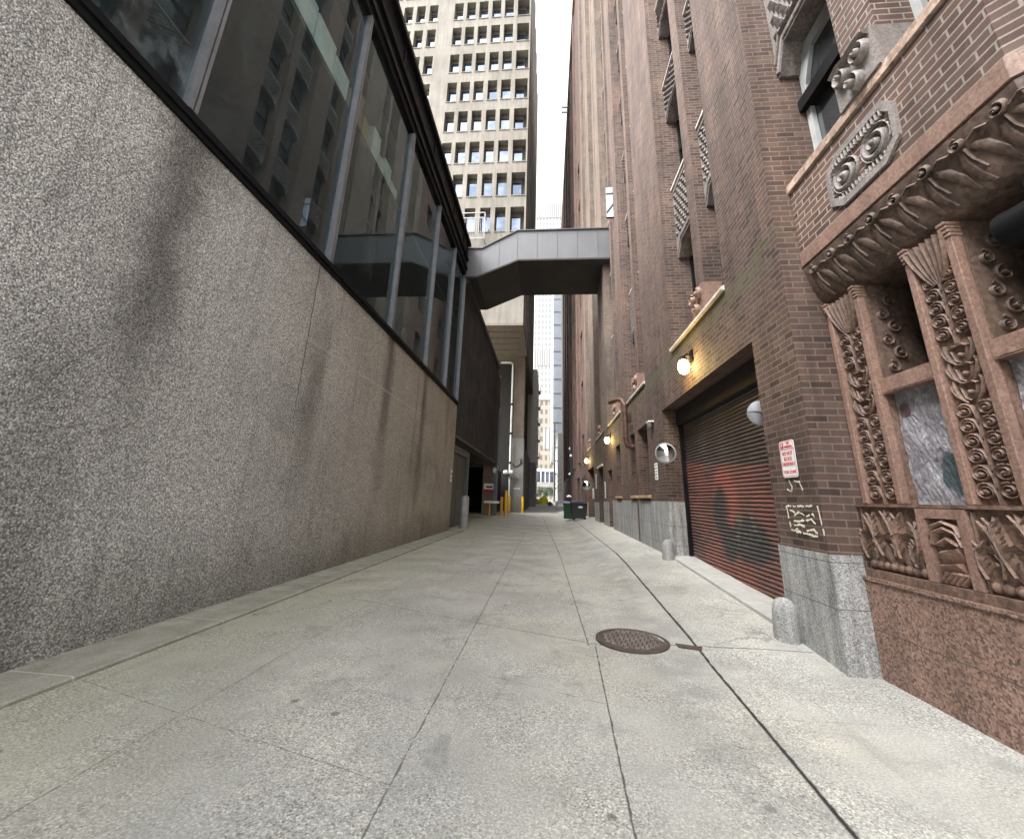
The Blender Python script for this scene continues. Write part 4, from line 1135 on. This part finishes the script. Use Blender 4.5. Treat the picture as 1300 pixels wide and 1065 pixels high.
def convex_mirror(loc, ang, label, r=.2, first=[None]):
    if first[0] is None:
        t = thing('convex_mirror', label, 'mirror', (0, 0, 0), 'round traffic mirrors on the brick wall')
        g = MB(); g.lathe([(0.001, -.075), (.06, -.07), (.11, -.055), (.16, -.028), (.19, 0)], (0, 0, 0), 28, 'y'); g.build('glass', M['mirror'], t, smooth=True)
        b = MB(); b.lathe([(.19, -.012), (.205, -.008), (.205, .012), (.15, .025), (.02, .03)], (0, 0, 0), 28, 'y'); b.tube([(0, .05, 0), (.08, .14, -.0), (.2, .16, 0)], .016, 8)
        b.build('housing', M['alu'], t, smooth=True); first[0] = t
    else:
        t = copy_tree(first[0]); t['label'] = label
    t.location = loc; t.rotation_euler = (0, 0, ang); t.scale = (r/.2,)*3
convex_mirror((2.72, 9.75, 2.60), R(-18), 'round convex mirror at the far side of the roller shutter', .23)
convex_mirror((2.92, 5.74, 2.72), R(160), 'round convex mirror seen from behind near the parking sign', .17)
convex_mirror((2.5, 27.4, 2.4), R(-20), 'small distant round convex mirror above the wheeled bins', .3)

def text_part(name, s, size, mat, parent, loc, rot, ext=.0015, sx=1, align='CENTER'):
    cu = bpy.data.curves.new(name, 'FONT'); cu.body = s; cu.size = size; cu.extrude = ext; cu.align_x = align; cu.align_y = 'CENTER'
    o = bpy.data.objects.new(name, cu); o.data.materials.append(mat); link(o, parent)
    root = parent
    while root.parent is not None: root = root.parent
    bpy.context.view_layer.update()
    me = bpy.data.meshes.new_from_object(o); bpy.data.objects.remove(o)
    o = bpy.data.objects.new(name, me); link(o, parent)
    if not me.materials: me.materials.append(mat)
    o.location = Vector(loc)-ORIGIN.get(root.name, Vector((0, 0, 0))); o.rotation_euler = rot; o.scale = (sx, 1, 1)
    return o
def rrect(w, h, r, n=5):
    p = []
    for cx, cy, a0 in ((w/2-r, h/2-r, 0), (-w/2+r, h/2-r, 90), (-w/2+r, -h/2+r, 180), (w/2-r, -h/2+r, 270)):
        for i in range(n+1):
            a = R(a0+90*i/n); p.append((cx+r*math.cos(a), cy+r*math.sin(a)))
    return p
def parking_sign():
    X, Y, Z = 2.785, 5.02, 2.03; w, h = .30, .42
    t = thing('parking_sign', 'white no-parking sign with red lettering above cream graffiti on brick', 'sign', (X, Y, Z))
    m = MB(); m.prism([(Y+a, Z+b) for a, b in rrect(w, h, .035)], 'x', X, X-.004); m.build('plate', M['white_paint'], t)
    b = MB(); o_ = rrect(w-.022, h-.022, .028); i_ = rrect(w-.032, h-.032, .024); n = len(o_)
    b.add([(X-.0052, Y+a, Z+c) for a, c in o_]+[(X-.0052, Y+a, Z+c) for a, c in i_], [(i, (i+1) % n, n+(i+1) % n, n+i) for i in range(n)])
    b.box(X-.0055, X-.0042, Y-w/2+.018, Y+w/2-.018, Z+.105, Z+.112)
    b.box(X-.0056, X-.0042, Y+.06, Y+w/2-.025, Z+.122, Z+.19)
    b.build('border', M['red'], t)
    rot = (R(90), 0, R(-90))
    text_part('lettering', 'P', .07, M['white_paint'], t, (X-.0065, Y+.093, Z+.156), rot)
    text_part('lettering', 'NO\nPARKING', .040, M['red'], t, (X-.006, Y-.035, Z+.158), rot, sx=.92)
    text_part('lettering', 'DO NOT\nBLOCK\nDRIVEWAY', .062, M['red'], t, (X-.006, Y, Z+.0), rot, sx=.82)
    text_part('lettering', 'TOW ZONE', .052, M['red'], t, (X-.006, Y, Z-.150), rot, sx=.86)
parking_sign()
def graffiti():
    m = MB(); fr = XF(2.7985, 5.30)
    st = [[(.08,1.50),(.62,1.51)], [(.07,1.50),(.10,1.24)], [(.10,1.24),(.60,1.20)], [(.64,1.51),(.68,1.20)], [(.20,1.40),(.30,1.44),(.42,1.40),(.55,1.43),(.58,1.37)],
          [(.18,1.34),(.34,1.35),(.50,1.37),(.62,1.30)], [(.18,1.29),(.30,1.31),(.44,1.27)], [(.40,1.25),(.52,1.27),(.60,1.22)], [(.16,1.23),(.22,1.26),(.28,1.22),(.34,1.25)],
          [(.20,1.79),(.24,1.72),(.22,1.66),(.30,1.64)], [(.30,1.78),(.40,1.77),(.43,1.68),(.47,1.64)], [(.14,1.69),(.24,1.66)], [(.13,1.46),(.24,1.43),(.20,1.38)], [(.30,1.70),(.34,1.65)]]
    rnd = random.Random(5)
    for p in st:
        q = []
        for (a, b), (c, d) in zip(p, p[1:]):
            L = max(2, int(math.hypot(c-a, d-b)/.03))
            q += [(a+(c-a)*i/L+rnd.uniform(-.005, .005), b+(d-b)*i/L+rnd.uniform(-.005, .005)) for i in range(L)]
        i = 0
        while i < len(q)-2:
            k = rnd.randint(3, 7); seg = q[i:i+k]
            if len(seg) > 1: m.band(fr, seg, [rnd.uniform(.008, .030) for _ in seg], .0022)
            i += k if rnd.random() < .55 else k-1
    lo, hi = MB(), MB()   # the tag low down and the short scrawl under the sign
    off = 0
    groups = []
    for f in m.f: groups.append(f)
    for tgt, test in ((lo, lambda z: z < 1.56), (hi, lambda z: z >= 1.56)):
        keep = [f for f in groups if test(sum(m.v[i][2] for i in f)/len(f))]
        ids = sorted({i for f in keep for i in f}); mp = {i: k for k, i in enumerate(ids)}
        tgt.add([m.v[i] for i in ids], [tuple(mp[i] for i in f) for f in keep])
    lo.build('graffiti', M['cream_paint'], BB); hi.build('graffiti', M['cream_paint'], BB)
graffiti()
def pipe():
    t = thing('exhaust_pipe', 'rusty brown exhaust pipe bent up the brick wall between small windows', 'pipe', (2.6, 13.6, 3.2))
    pts = [(2.98, 13.75, 3.22), (2.74, 13.72, 3.22), (2.63, 13.7, 3.27), (2.58, 13.7, 3.42), (2.58, 13.7, 4.3), (2.58, 13.7, 4.62), (2.54, 13.78, 4.80), (2.45, 14.0, 4.90), (2.33, 14.4, 4.93), (2.25, 14.65, 4.94)]
    sm = []
    for i in range(len(pts)-1):
        a, b = Vector(pts[i]), Vector(pts[i+1]); sm += [a.lerp(b, .0), a.lerp(b, .5)]
    sm.append(Vector(pts[-1]))
    m = MB(); m.tube(sm, .085, 16); m.build('duct', M['rust_pipe'], t, smooth=True)
    j = MB()
    for z in (3.5, 4.35): j.lathe([(.086, 0), (.102, .005), (.102, .05), (.086, .055)], (2.58, 13.7, z), 16)
    j.build('collar', M['iron'], t); k = MB(); k.box(2.6, 2.798, 13.66, 13.74, 3.95, 4.0); k.build('bracket', M['iron'], t)
pipe()
def drip_stain():
    m = MB(); pts = [(2.775, 13.25, 1.60), (2.772, 13.24, 1.2), (2.774, 13.26, .8), (2.772, 13.25, .36)]
    m.tube(pts, .018, 8); o = m.build('waste_pipe', M['rust_pipe'], None, loc=(2.775, 13.25, .36)); tag(o, 'thin rusty waste pipe running down the granite below the window sills', 'pipe')
drip_stain()
def camera_box():
    t = thing('security_camera', 'small white security camera fixed on brick left of the shutter', 'camera', (2.7, 11.0, 3.5))
    m = MB(); m.box(2.66, 2.797, 10.9, 11.16, 3.55, 3.585); m.build('bracket', M['white_paint'], t)
    m = MB(); m.lathe([(.02, -.10), (.06, -.08), (.075, -.02), (.075, .04)], (2.72, 11.03, 3.50), 14); m.build('dome', M['alu'], t, smooth=True)
camera_box()
def small_sign(name, label, y, z, w, h, mat='white_paint', x=2.79, bars=5):
    t = thing(name, label, 'sign', (x, y, z))
    m = MB(); m.box(x-.012, x, y-w/2, y+w/2, z-h/2, z+h/2); m.build('plate', M[mat], t)
    b = MB()
    for k in range(bars):
        zz = z+h/2-h*(k+.7)/(bars+.4); b.box(x-.0135, x-.0122, y-w*.36, y+w*.36*(1 if k % 2 else .6), zz-h*.03, zz+h*.03)
    b.build('printing', M['ink'], t)
small_sign('notice_sign', 'narrow white notice on brick beside the far side mirror', 10.92, 2.26, .26, .42)
small_sign('notice_sign', 'narrow white notice on brick pier past the louvred door', 24.3, 2.55, .4, .8)
small_sign('notice_sign', 'white notice board inside the distant vehicle gateway above bins', 27.0, 1.9, 1.0, .62, x=2.9)
small_sign('notice_sign', 'slim upright white notice near the dark doors', 20.6, 2.0, .3, .75)

def blade_sign():
    t = thing('blade_sign', 'pale blue blade sign with dark stripes hung high by the footbridge', 'sign', (2.6, 15.3, 13))
    m = MB(); m.box(2.50, 2.78, 15.28, 15.34, 13.35, 14.9); m.build('panel', M['tint_wall'], t)
    m = MB(); m.prism([(2.5, 13.5), (2.78, 13.9), (2.78, 14.05), (2.5, 13.65)], 'y', 15.272, 15.279); m.box(2.495, 2.785, 15.272, 15.279, 14.5, 14.6); m.build('stripe', M['ink'], t)
    m = MB(); m.box(2.48, 2.80, 15.27, 15.35, 13.32, 13.348); m.box(2.5, 2.79, 15.29, 15.33, 14.901, 14.93); m.build('bracket', M['black_metal'], t)
blade_sign()

def guard(loc, label, first=[None]):
    if first[0] is None:
        m = MB(); m.lathe([(.135, -.25), (.132, .1), (.124, .26), (.112, .33), (.086, .38), (.045, .405), (.01, .41)], (0, 0, 0), 22)
        o = m.build('guard_stone', M['granite_light'], None, smooth=True, loc=(0, 0, 0)); tag(o, label, 'bollard', 'granite guard stones at the shutter'); first[0] = o
    else:
        o = first[0].copy(); COL.objects.link(o); o['label'] = label
    o.location = loc
M['granite_light'] = m_granite('pale_worn_granite', [(.16,.16,.155), (.25,.25,.243), (.33,.33,.32), (.40,.40,.39)], 90, .35)
guard((2.68, 5.36, .09), 'squat rounded granite guard stone against the near granite pier')
guard((2.66, 9.85, .30), 'squat rounded granite guard stone at the far end of shutter threshold')

# ------------------------------------------------------------------ ground objects
M['worn_iron'] = plain('worn_cast_iron', (.19,.165,.155), .5, .35, var=.5, scale=7, bump=.2, streak=False)
def manhole():
    t = thing('manhole_cover', 'rust brown round manhole cover set in the concrete paving', 'manhole', (.95, 5.2, 0))
    cx, cy = .95, 5.22; z = .014
    m = MB(); m.lathe([(.40, -.03), (.40, .006), (.388, .010), (.36, .010), (.355, .002)], (cx, cy, z), 40); m.build('rim', M['iron'], t, smooth=False)
    c = MB(); c.lathe([(.352, -.01), (.352, .001), (.0, .001)], (cx, cy, z), 36); lid = c.build('lid', M['iron'], t)
    c = MB()
    for i in range(-6, 7):
        for j in range(-6, 7):
            x, y = i*.056, j*.056
            if x*x+y*y > .315**2: continue
            if (i+j) % 2: c.box(cx+x-.026, cx+x+.026, cy+y-.010, cy+y+.010, z+.001, z+.012)
            else: c.box(cx+x-.010, cx+x+.010, cy+y-.026, cy+y+.026, z+.001, z+.012)
    o = c.build('tread_pattern', M['worn_iron'], lid); o['kind'] = 'stuff'
    p = MB(); p.prism([(1.40, 5.05), (1.40, 5.17), (1.66, 5.10), (1.62, 4.98)], 'z', gz(1.5, 5.1)-.02, gz(1.5, 5.1)+.007)  # thin iron patch modelled in place of a rusty stain on the paving
    o = p.build('stain_patch', M['iron'], None, loc=(1.52, 5.08, gz(1.5, 5.1))); tag(o, 'small rusty stain patch beside the manhole cover', 'stain')
manhole()

def grey_bollard():
    x, y = -4.02, 20.4; t = thing('bollard', 'grey steel bollard by the corner of the pebble wall', 'bollard', (x, y, 0))
    m = MB(); m.lathe([(.20, 0), (.20, 1.44), (.17, 1.50), (.01, 1.52)], (x, y, 0), 20); m.build('post', M['galv'], t, smooth=True)
    m = MB(); m.lathe([(.27, -.02), (.27, .025), (.205, .03)], (x, y, 0), 20); m.build('foot', M['granite_light'], t)
M['galv'] = plain('galvanised_steel', (.30,.305,.31), .55, .3, var=.35, scale=4)
grey_bollard()
def yellow_post(loc, h, r, label, mat, first={}):
    x, y, z = 0, 0, 0
    if mat not in first:
        m = MB(); m.lathe([(r, -.05), (r, h-.06), (r*.7, h-.01), (.005, h)], (0, 0, 0), 14)
        o = m.build('bollard', M[mat], None, smooth=True, loc=(0, 0, 0)); tag(o, label, 'bollard', 'yellow posts by the garage'); first[mat] = (o, h)
    else:
        o = first[mat][0].copy(); COL.objects.link(o); o['label'] = label; o.scale = (1, 1, h/first[mat][1])
    o.location = loc
yellow_post((-3.62, 36.9, 0), 2.1, .13, 'tallest yellow steel post beside the garage barrier', 'yellow')
yellow_post((-4.02, 44.6, 0), 1.65, .13, 'yellow steel post at the left corner of the grey column', 'yellow')
yellow_post((-2.62, 44.6, 0), 1.62, .13, 'yellow steel post at the right corner of the grey column', 'yellow')
yellow_post((-3.95, 36.4, 0), 1.55, .13, 'faded orange post left of the tall yellow post', 'orange')
yellow_post((-6.6, 34.5, 0), 1.4, .11, 'dim orange post inside the garage mouth', 'orange')
def barrier():
    t = thing('barrier_arm', 'short white barrier arm on a tan post at the garage', 'barrier', (-4.8, 35.2, 0))
    m = MB(); m.box(-5.3, -4.0, 35.1, 35.2, 1.0, 1.18); m.build('arm', M['white_paint'], t)
    m = MB(); m.box(-4.88, -4.76, 35.21, 35.33, 0, 1.25); m.build('post', M['orange'], t)
barrier()
def clearance_sign():
    t = thing('garage_sign', 'white sign with red lower band on the brown garage end wall', 'sign', (-5, 35.9, 2.2))
    m = MB(); m.box(-5.5, -4.55, 35.88, 35.94, 2.12, 2.62); m.build('plate', M['white_paint'], t)
    m = MB(); m.box(-5.5, -4.55, 35.87, 35.94, 1.85, 2.118); m.build('red_band', M['red'], t)
    m = MB(); m.box(-5.3, -4.72, 35.868, 35.879, 2.27, 2.40); m.build('printing', M['ink'], t)
clearance_sign()
def left_fittings():
    t = thing('downpipe', 'long white downpipe with an elbow on the grey concrete column', 'pipe', (-4.1, 44.5, 0))
    m = MB(); m.tube([(-4.08, 44.6, .1), (-4.08, 44.6, 8), (-4.08, 44.6, 16.2), (-4.12, 44.6, 16.5), (-4.4, 44.6, 16.62), (-5.5, 44.6, 16.62)], .11, 10); m.build('pipe', M['white_paint'], t, smooth=True)
    c = MB()
    for z in (5.0, 8.2, 11.5): c.lathe([(.15, 0), (.15, .25)], (-4.08, 44.6, z), 12)
    c.build('collar', M['black'], t)
    t = thing('floodlight', 'white twin floodlight on the downpipe beside the grey column', 'floodlight', (-4.2, 44.3, 4))
    m = MB(); m.lathe([(.1, -.3), (.22, -.2), (.24, .1), (.1, .2)], (-4.45, 44.3, 4.1), 12, 'x'); m.lathe([(.1, -.2), (.24, -.1), (.22, .2), (.1, .3)], (-3.95, 44.3, 4.1), 12, 'x'); m.build('heads', M['white_paint'], t, smooth=True)
    m = MB(); m.box(-4.35, -4.0, 44.25, 44.5, 3.7, 3.85); m.build('bracket', M['black'], t)
    t = thing('wall_light', 'white oval light under the charcoal cladding at the garage corner', 'lamp', (-4.4, 35.8, 3.8))
    m = MB(); m.lathe([(.02, -.3), (.16, -.2), (.2, 0), (.16, .2), (.02, .3)], (-4.55, 35.72, 3.75), 14); m.build('shade', M['white_paint'], t, smooth=True)
    m = MB(); m.box(-4.6, -4.5, 35.85, 35.949, 3.6, 3.9); m.build('bracket', M['black'], t)
    t = thing('notice_sign', 'small white notice at the end of the pebble concrete wall', 'sign', (-4.28, 18.3, 2.3))
    m = MB(); m.box(-4.299, -4.285, 18.15, 18.42, 2.1, 2.62); m.build('plate', M['white_paint'], t)
    b = MB(); b.box(-4.284, -4.282, 18.2, 18.37, 2.22, 2.27); b.box(-4.284, -4.282, 18.2, 18.37, 2.4, 2.5); b.build('printing', M['ink'], t)
    for x, z, w in ((-3.3, 2.45, .8),):
        t = thing('wall_plate', 'pale stencilled strip on the face of the grey concrete column', 'sign', (x, 44.95, z))
        m = MB(); m.box(x-w/2, x+w/2, 44.97, 44.995, z-.1, z+.1); m.build('plate', M['alu'], t)
        m = MB()
        for k in range(5): m.box(x-w/2+.06+k*.145, x-w/2+.16+k*.145, 44.962, 44.969, z-.05, z+.05)
        m.build('printing', M['white_paint'], t)
    t = thing('hanging_cable', 'black cable with a small fitting on grey column', 'cable', (-3.2, 44.9, 4.8))
    m = MB(); m.tube([(-3.9, 44.94, 5.1), (-3.6, 44.93, 4.78), (-3.3, 44.93, 4.78), (-2.95, 44.93, 5.1)], .035, 6); m.build('cable', M['black'], t)
    m = MB(); m.box(-3.0, -2.86, 44.85, 44.99, 5.05, 5.6); m.build('fitting', M['ink'], t)
left_fittings()

def bin_(loc, rz, label, body, sc, first={}):
    if 'o' not in first:
        t = thing('wheelie_bin', label, 'bin', (0, 0, 0), 'wheeled bins by the brick wall')
        m = MB(); m.prism([(-.52, .12), (.48, .12), (.62, 1.05), (-.62, 1.05)], 'y', -.38, .38); m.box(-.66, .66, -.42, .42, 1.04, 1.10); m.build('body', M[body], t, bevel=.03)
        l = MB(); l.prism([(-.67, 1.105), (.67, 1.105), (.62, 1.17), (0, 1.25), (-.6, 1.22)], 'y', -.43, .43); l.build('lid', M['bin_lid'], t, bevel=.02)
        for x in (-.45, .42):
            w = MB(); w.lathe([(.02, -.04), (.10, -.035), (.10, .035), (.02, .04)], (x, -.36, .10), 14, 'y'); w.build('wheel', M['black'], t)
        s = MB(); s.box(-.1, .22, -.405, -.383, .80, .92); s.build('sticker', M['white_paint'], t)
        first['o'] = t
    else:
        t = copy_tree(first['o']); t['label'] = label
        for c in t.children:
            if c.name.startswith('body'): c.data = c.data.copy(); c.data.materials[0] = M[body]
    t.location = loc; t.rotation_euler = (0, 0, rz); t.scale = sc
bin_((1.98, 27.2, gz(1.98, 27.2)), R(6), 'charcoal wheeled bin with slate blue lid nearest the camera', 'black_bin', (.80, .9, .92))
bin_((1.50, 28.9, gz(1.5, 28.9)), R(80), 'green wheeled bin behind the charcoal bin', 'green_bin', (.9, .9, 1.0))
def lid_bag():
    m = MB(); m.lathe([(.02, 0), (.15, .02), (.2, .08), (.12, .15), (.03, .19)], (1.45, 28.75, 1.60), 12); o = m.build('plastic_bag', M['bag_white'], None, smooth=True, loc=(1.45, 28.75, 1.60)); tag(o, 'white plastic bag lying on the green bin lid', 'bag')
lid_bag()

# ------------------------------------------------------------------ the far end of the alley
def lump(name, label, cat, c, r, mat, seed, group=None):
    rnd = random.Random(seed); m = MB(); n = 12
    prof = [(r[0]*q, h*r[2]) for q, h in ((.95, -.02), (1.0, .25), (.85, .6), (.5, .9), (.05, 1.0))]
    vs = []
    for q, h in prof:
        for k in range(n):
            a = 2*PI*k/n; f = 1+rnd.uniform(-.16, .16)
            vs.append((c[0]+q*f*math.cos(a), c[1]+q*f*math.sin(a)*r[1]/r[0], c[2]+h*(1+rnd.uniform(-.1, .1))))
    fs = [(i*n+k, i*n+(k+1) % n, (i+1)*n+(k+1) % n, (i+1)*n+k) for i in range(len(prof)-1) for k in range(n)]
    fs.append(tuple(range(4*n, 5*n))); m.add(vs, fs)
    o = m.build(name, M[mat], None, smooth=True, loc=c); tag(o, label, cat, group)
zf = gz(-1, 72)
lump('tarpaulin', 'crumpled yellow tarpaulin in the heap at the end of the alley', 'tarpaulin', (-.6, 72, zf), (.85, .6, 1.55), 'bag_yellow', 2)
lump('refuse_sack', 'tan sack at the left of the heap at the alley end', 'sack', (-1.7, 72.2, zf), (.55, .5, 1.1), 'bag_tan', 4)
lump('refuse_sack', 'navy sack on the right of the heap at the alley end', 'sack', (.45, 71.6, zf), (.55, .5, .7), 'bag_blue', 6)
lump('plastic_bag', 'white bag lying by the foot of the pale pole', 'bag', (1.55, 76, gz(1.5, 76)), (.4, .4, .8), 'bag_white', 8)
def slab():
    m = MB(); m.box(-2.7, .9, 71.2, 71.35, zf, zf+.22); o = m.build('timber', M['white_paint'], None, loc=(-.9, 71.3, zf)); tag(o, 'long pale plank lying in front of the heap at the alley end', 'plank')
slab()
def red_building():
    t = thing('red_building', 'long red brick building with small dark windows beyond the brown brick one', 'building', (2.8, 50, 0))
    holes = []; wins = []
    for i in range(7):
        y = 32+i*6.6
        for k in range(7 if i < 4 else 6):
            z = 4.2+k*4.4; holes.append((y, y+1.7, z, z+2.3)); wins.append((y, y+1.7, z, z+2.3))
    holes += [(31.2, 32.0, .2, 3.3), (33.0, 34.3, .2, 3.2), (37, 40, .2, 3.4)]
    holes = [h for h in holes]
    m = MB(); m.holed(XP(2.8), (30.01, 79), (-.2, 57.4), holes, .25)
    m.quad((2.8, 30.01, 57.4), (14, 30.01, 57.4), (14, 79, 57.4), (2.8, 79, 57.4)); m.quad((2.8, 79, -.2), (14, 79, -.2), (14, 79, 57.4), (2.8, 79, 57.4))
    for y in (35.2, 41.7, 48.3, 54.9, 61.5, 68): m.box(2.62, 2.797, y, y+1.5, 4.5, 57.3)
    m.build('wall', M['brick_red'], t)
    c = MB(); c.box(2.55, 3.4, 30.02, 79, 57.41, 58.6); c.build('cornice', M['pink_stone'], t)
    p = None
    for (a, b, c_, d) in wins:
        g = MB(); g.box(3.04, 3.1, a, b, c_, d); o = g.build('window', M['pane_dark'], t)
        s = MB(); s.box(2.77, 3.039, a-.06, b+.06, c_-.12, c_-.003); s.build('sill', M['terracotta'], o)
    d = MB(); d.box(3.04, 3.1, 31.2, 32, .2, 3.3); d.build('door', M['black'], t); d = MB(); d.box(3.04, 3.1, 33, 34.3, .2, 3.2); d.build('door', M['black'], t); d = MB(); d.box(3.04, 3.1, 37, 40, .2, 3.4); d.build('door', M['black'], t)
red_building()
def roof_bracket():
    t = thing('hoist_arm', 'thin hoist arm sticking out from the red building against the sky', 'hoist', (2.6, 46, 57))
    m = MB(); m.box(1.7, 2.62, 46.3, 46.45, 56.3, 56.5); m.box(1.7, 2.62, 47.1, 47.25, 56.3, 56.5); m.box(1.7, 1.78, 46.46, 47.09, 56.3, 57.3); m.build('arm', M['alu'], t)
roof_bracket()
def pale_building():
    t = thing('pale_building', 'pale blue-grey narrow building face at the alley end on the right', 'building', (6, 85, 0))
    m = MB(); m.box(1.0, 14, 80, 150, 14, 49); m.build('upper_wall', M['tint_wall'], t)
    b = MB(); b.box(1.9, 14, 79.8, 150, -.2, 13.99); b.build('lower_wall', M['galv'], t)
    for k in range(11):
        f = MB(); f.box(1.0, 2.6, 79.95, 79.999, 16+k*3, 16.15+k*3); f.build('string_course', M['alu'], t)
    for k in range(4):
        f = MB(); f.box(1.5, 1.9, 81, 82, 3.5+k*2.6, 3.6+k*2.6); f.build('bracket', M['black_metal'], t)
pale_building()
def white_tower():
    t = thing('white_tower', 'hazy white skyscraper with a fine window grid far beyond the alley', 'skyscraper', (0, 250, 0))
    m = MB(); m.box(-9.3, 30, 250, 290, -1, 196); m.build('shaft', M['white_grid'], t)
    m = MB(); m.box(-9.3, 30, 249.8, 290, 196.01, 208); m.build('louvred_crown', M['louvre'], t)
    m = MB(); m.box(-9.3, 30, 249.85, 249.999, 84, 95); m.build('louvred_band', M['louvre'], t)
white_tower()
def tan_building():
    t = thing('tan_building', 'older tan stone building with fire escape in front of white skyscraper', 'building', (0, 150, 0))
    m = MB(); m.box(-3.6, 12, 150, 170, 0, 37.5); m.build('wall', M['tan_grid'], t)
    m = MB(); m.box(-3.9, 12, 149.6, 170, 37.51, 38.4); m.build('cornice', M['cap_stone'], t)
    m = MB(); m.box(-1.6, 2.6, 149.8, 149.999, 19, 26.5); m.build('louvre_panel', M['louvre'], t)
    for k in range(9):
        z = 13+k*4.2; f = MB(); f.box(-4.6, -3.62, 149, 151, z, z+.2); f.box(-4.6, -4.5, 149, 151, z+.21, z+1.4); f.box(-4.6, -3.7, 148.9, 148.999, z+1.2, z+1.4)
        f.build('fire_escape', M['black_metal'], t)
tan_building()
def walkway():
    t = thing('elevated_walkway', 'white and grey elevated walkway crossing at the end of the alley', 'walkway', (0, 110, 5))
    m = MB(); m.box(-9, 9, 108, 112, 4.4, 5.6); m.build('deck', M['dark_conc'], t)
    m = MB(); m.box(-9, 9, 107.9, 108.0, 8.3, 9.0); m.build('canopy', M['white_paint'], t)
    m = MB(); m.box(-9, 9, 108.2, 108.3, 5.61, 8.3); m.build('glazing', M['tower_pane'], t)
    m = MB()
    for k in range(8): m.box(-4+k*1.1, -3.85+k*1.1, 107.95, 108.1, 5.61, 8.29)
    m.build('posts', M['white_paint'], t)
    for x in (-6, 5): 
        c = MB(); c.box(x, x+1.2, 109, 110.5, .2, 4.39); c.build('column', M['dark_conc'], t)
walkway()
def pole():
    t = thing('utility_pole', 'pale utility pole with wires at the end of the alley', 'pole', (1.15, 77, .4))
    m = MB(); m.lathe([(.2, 0), (.17, 9), (.15, 15)], (1.25, 77, gz(1.2, 77)), 12); m.build('shaft', M['white_clad'], t, smooth=True)
    m = MB()
    for k in range(4): m.tube([(1.4, 77, 6.2-.9*k), (1.8, 77.2, 5.4-.9*k), (2.4, 77.4, 5.9-.9*k)], .04, 6)
    m.build('wires', M['black'], t)
pole()
def lamp_cluster():
    t = thing('floodlight', 'small cluster of white lamp heads on red brick wall', 'floodlight', (2.6, 60, 7))
    m = MB()
    for dy, z in ((0, 6.0), (1.5, 6.9), (2.2, 4.2)): m.lathe([(.03, -.16), (.13, -.08), (.13, .08), (.03, .14)], (2.45, 44+dy, z), 10)
    m.build('heads', M['white_paint'], t, smooth=True)
    m = MB(); m.box(2.45, 2.79, 44.9, 45.1, 4.0, 7.2); m.build('bracket', M['black'], t)
lamp_cluster()
def far_tree(loc, h, seed, label):
    t = thing('street_tree', label, 'tree', loc, 'small trees beyond the walkway')
    rnd = random.Random(seed); x, y, z = loc
    m = MB(); m.tube([(x, y, z), (x+.1, y, z+h*.3), (x, y, z+h*.55)], [.18, .14, .07], 8)
    for k in range(6):
        a = rnd.uniform(0, 6.28); m.tube([(x+.05, y, z+h*.35), (x+math.cos(a)*h*.12, y+math.sin(a)*h*.12, z+h*.55), (x+math.cos(a)*h*.24, y+math.sin(a)*h*.24, z+h*.75)], [.07, .045, .02], 6)
    m.build('trunk', M['bark'], t)
    c = MB()
    cl = [(rnd.gauss(0, h*.16), rnd.gauss(0, h*.16), h*.62+rnd.gauss(0, h*.15)) for _ in range(14)]
    for _ in range(900):
        q = rnd.choice(cl); p = Vector((x+q[0]+rnd.gauss(0, h*.07), y+q[1]+rnd.gauss(0, h*.07), z+q[2]+rnd.gauss(0, h*.06)))
        u = Vector((rnd.gauss(0, 1), rnd.gauss(0, 1), rnd.gauss(0, 1))).normalized(); v = u.cross(Vector((rnd.gauss(0, 1), 1, .3))).normalized(); s = rnd.uniform(.07, .16)
        c.quad(p-u*s-v*s*.5, p+u*s-v*s*.5, p+u*s+v*s*.5, p-u*s+v*s*.5)
    c.build('crown', M['leaf'], t)
far_tree((-2.2, 118, gz(0, 118)), 5.2, 3, 'leftmost small dark tree beneath the elevated walkway')
far_tree((-.2, 121, gz(0, 118)), 4.8, 5, 'middle small dark tree beneath the elevated walkway')
far_tree((1.6, 117, gz(0, 118)), 5.0, 9, 'rightmost small dark tree beside the pale pole')
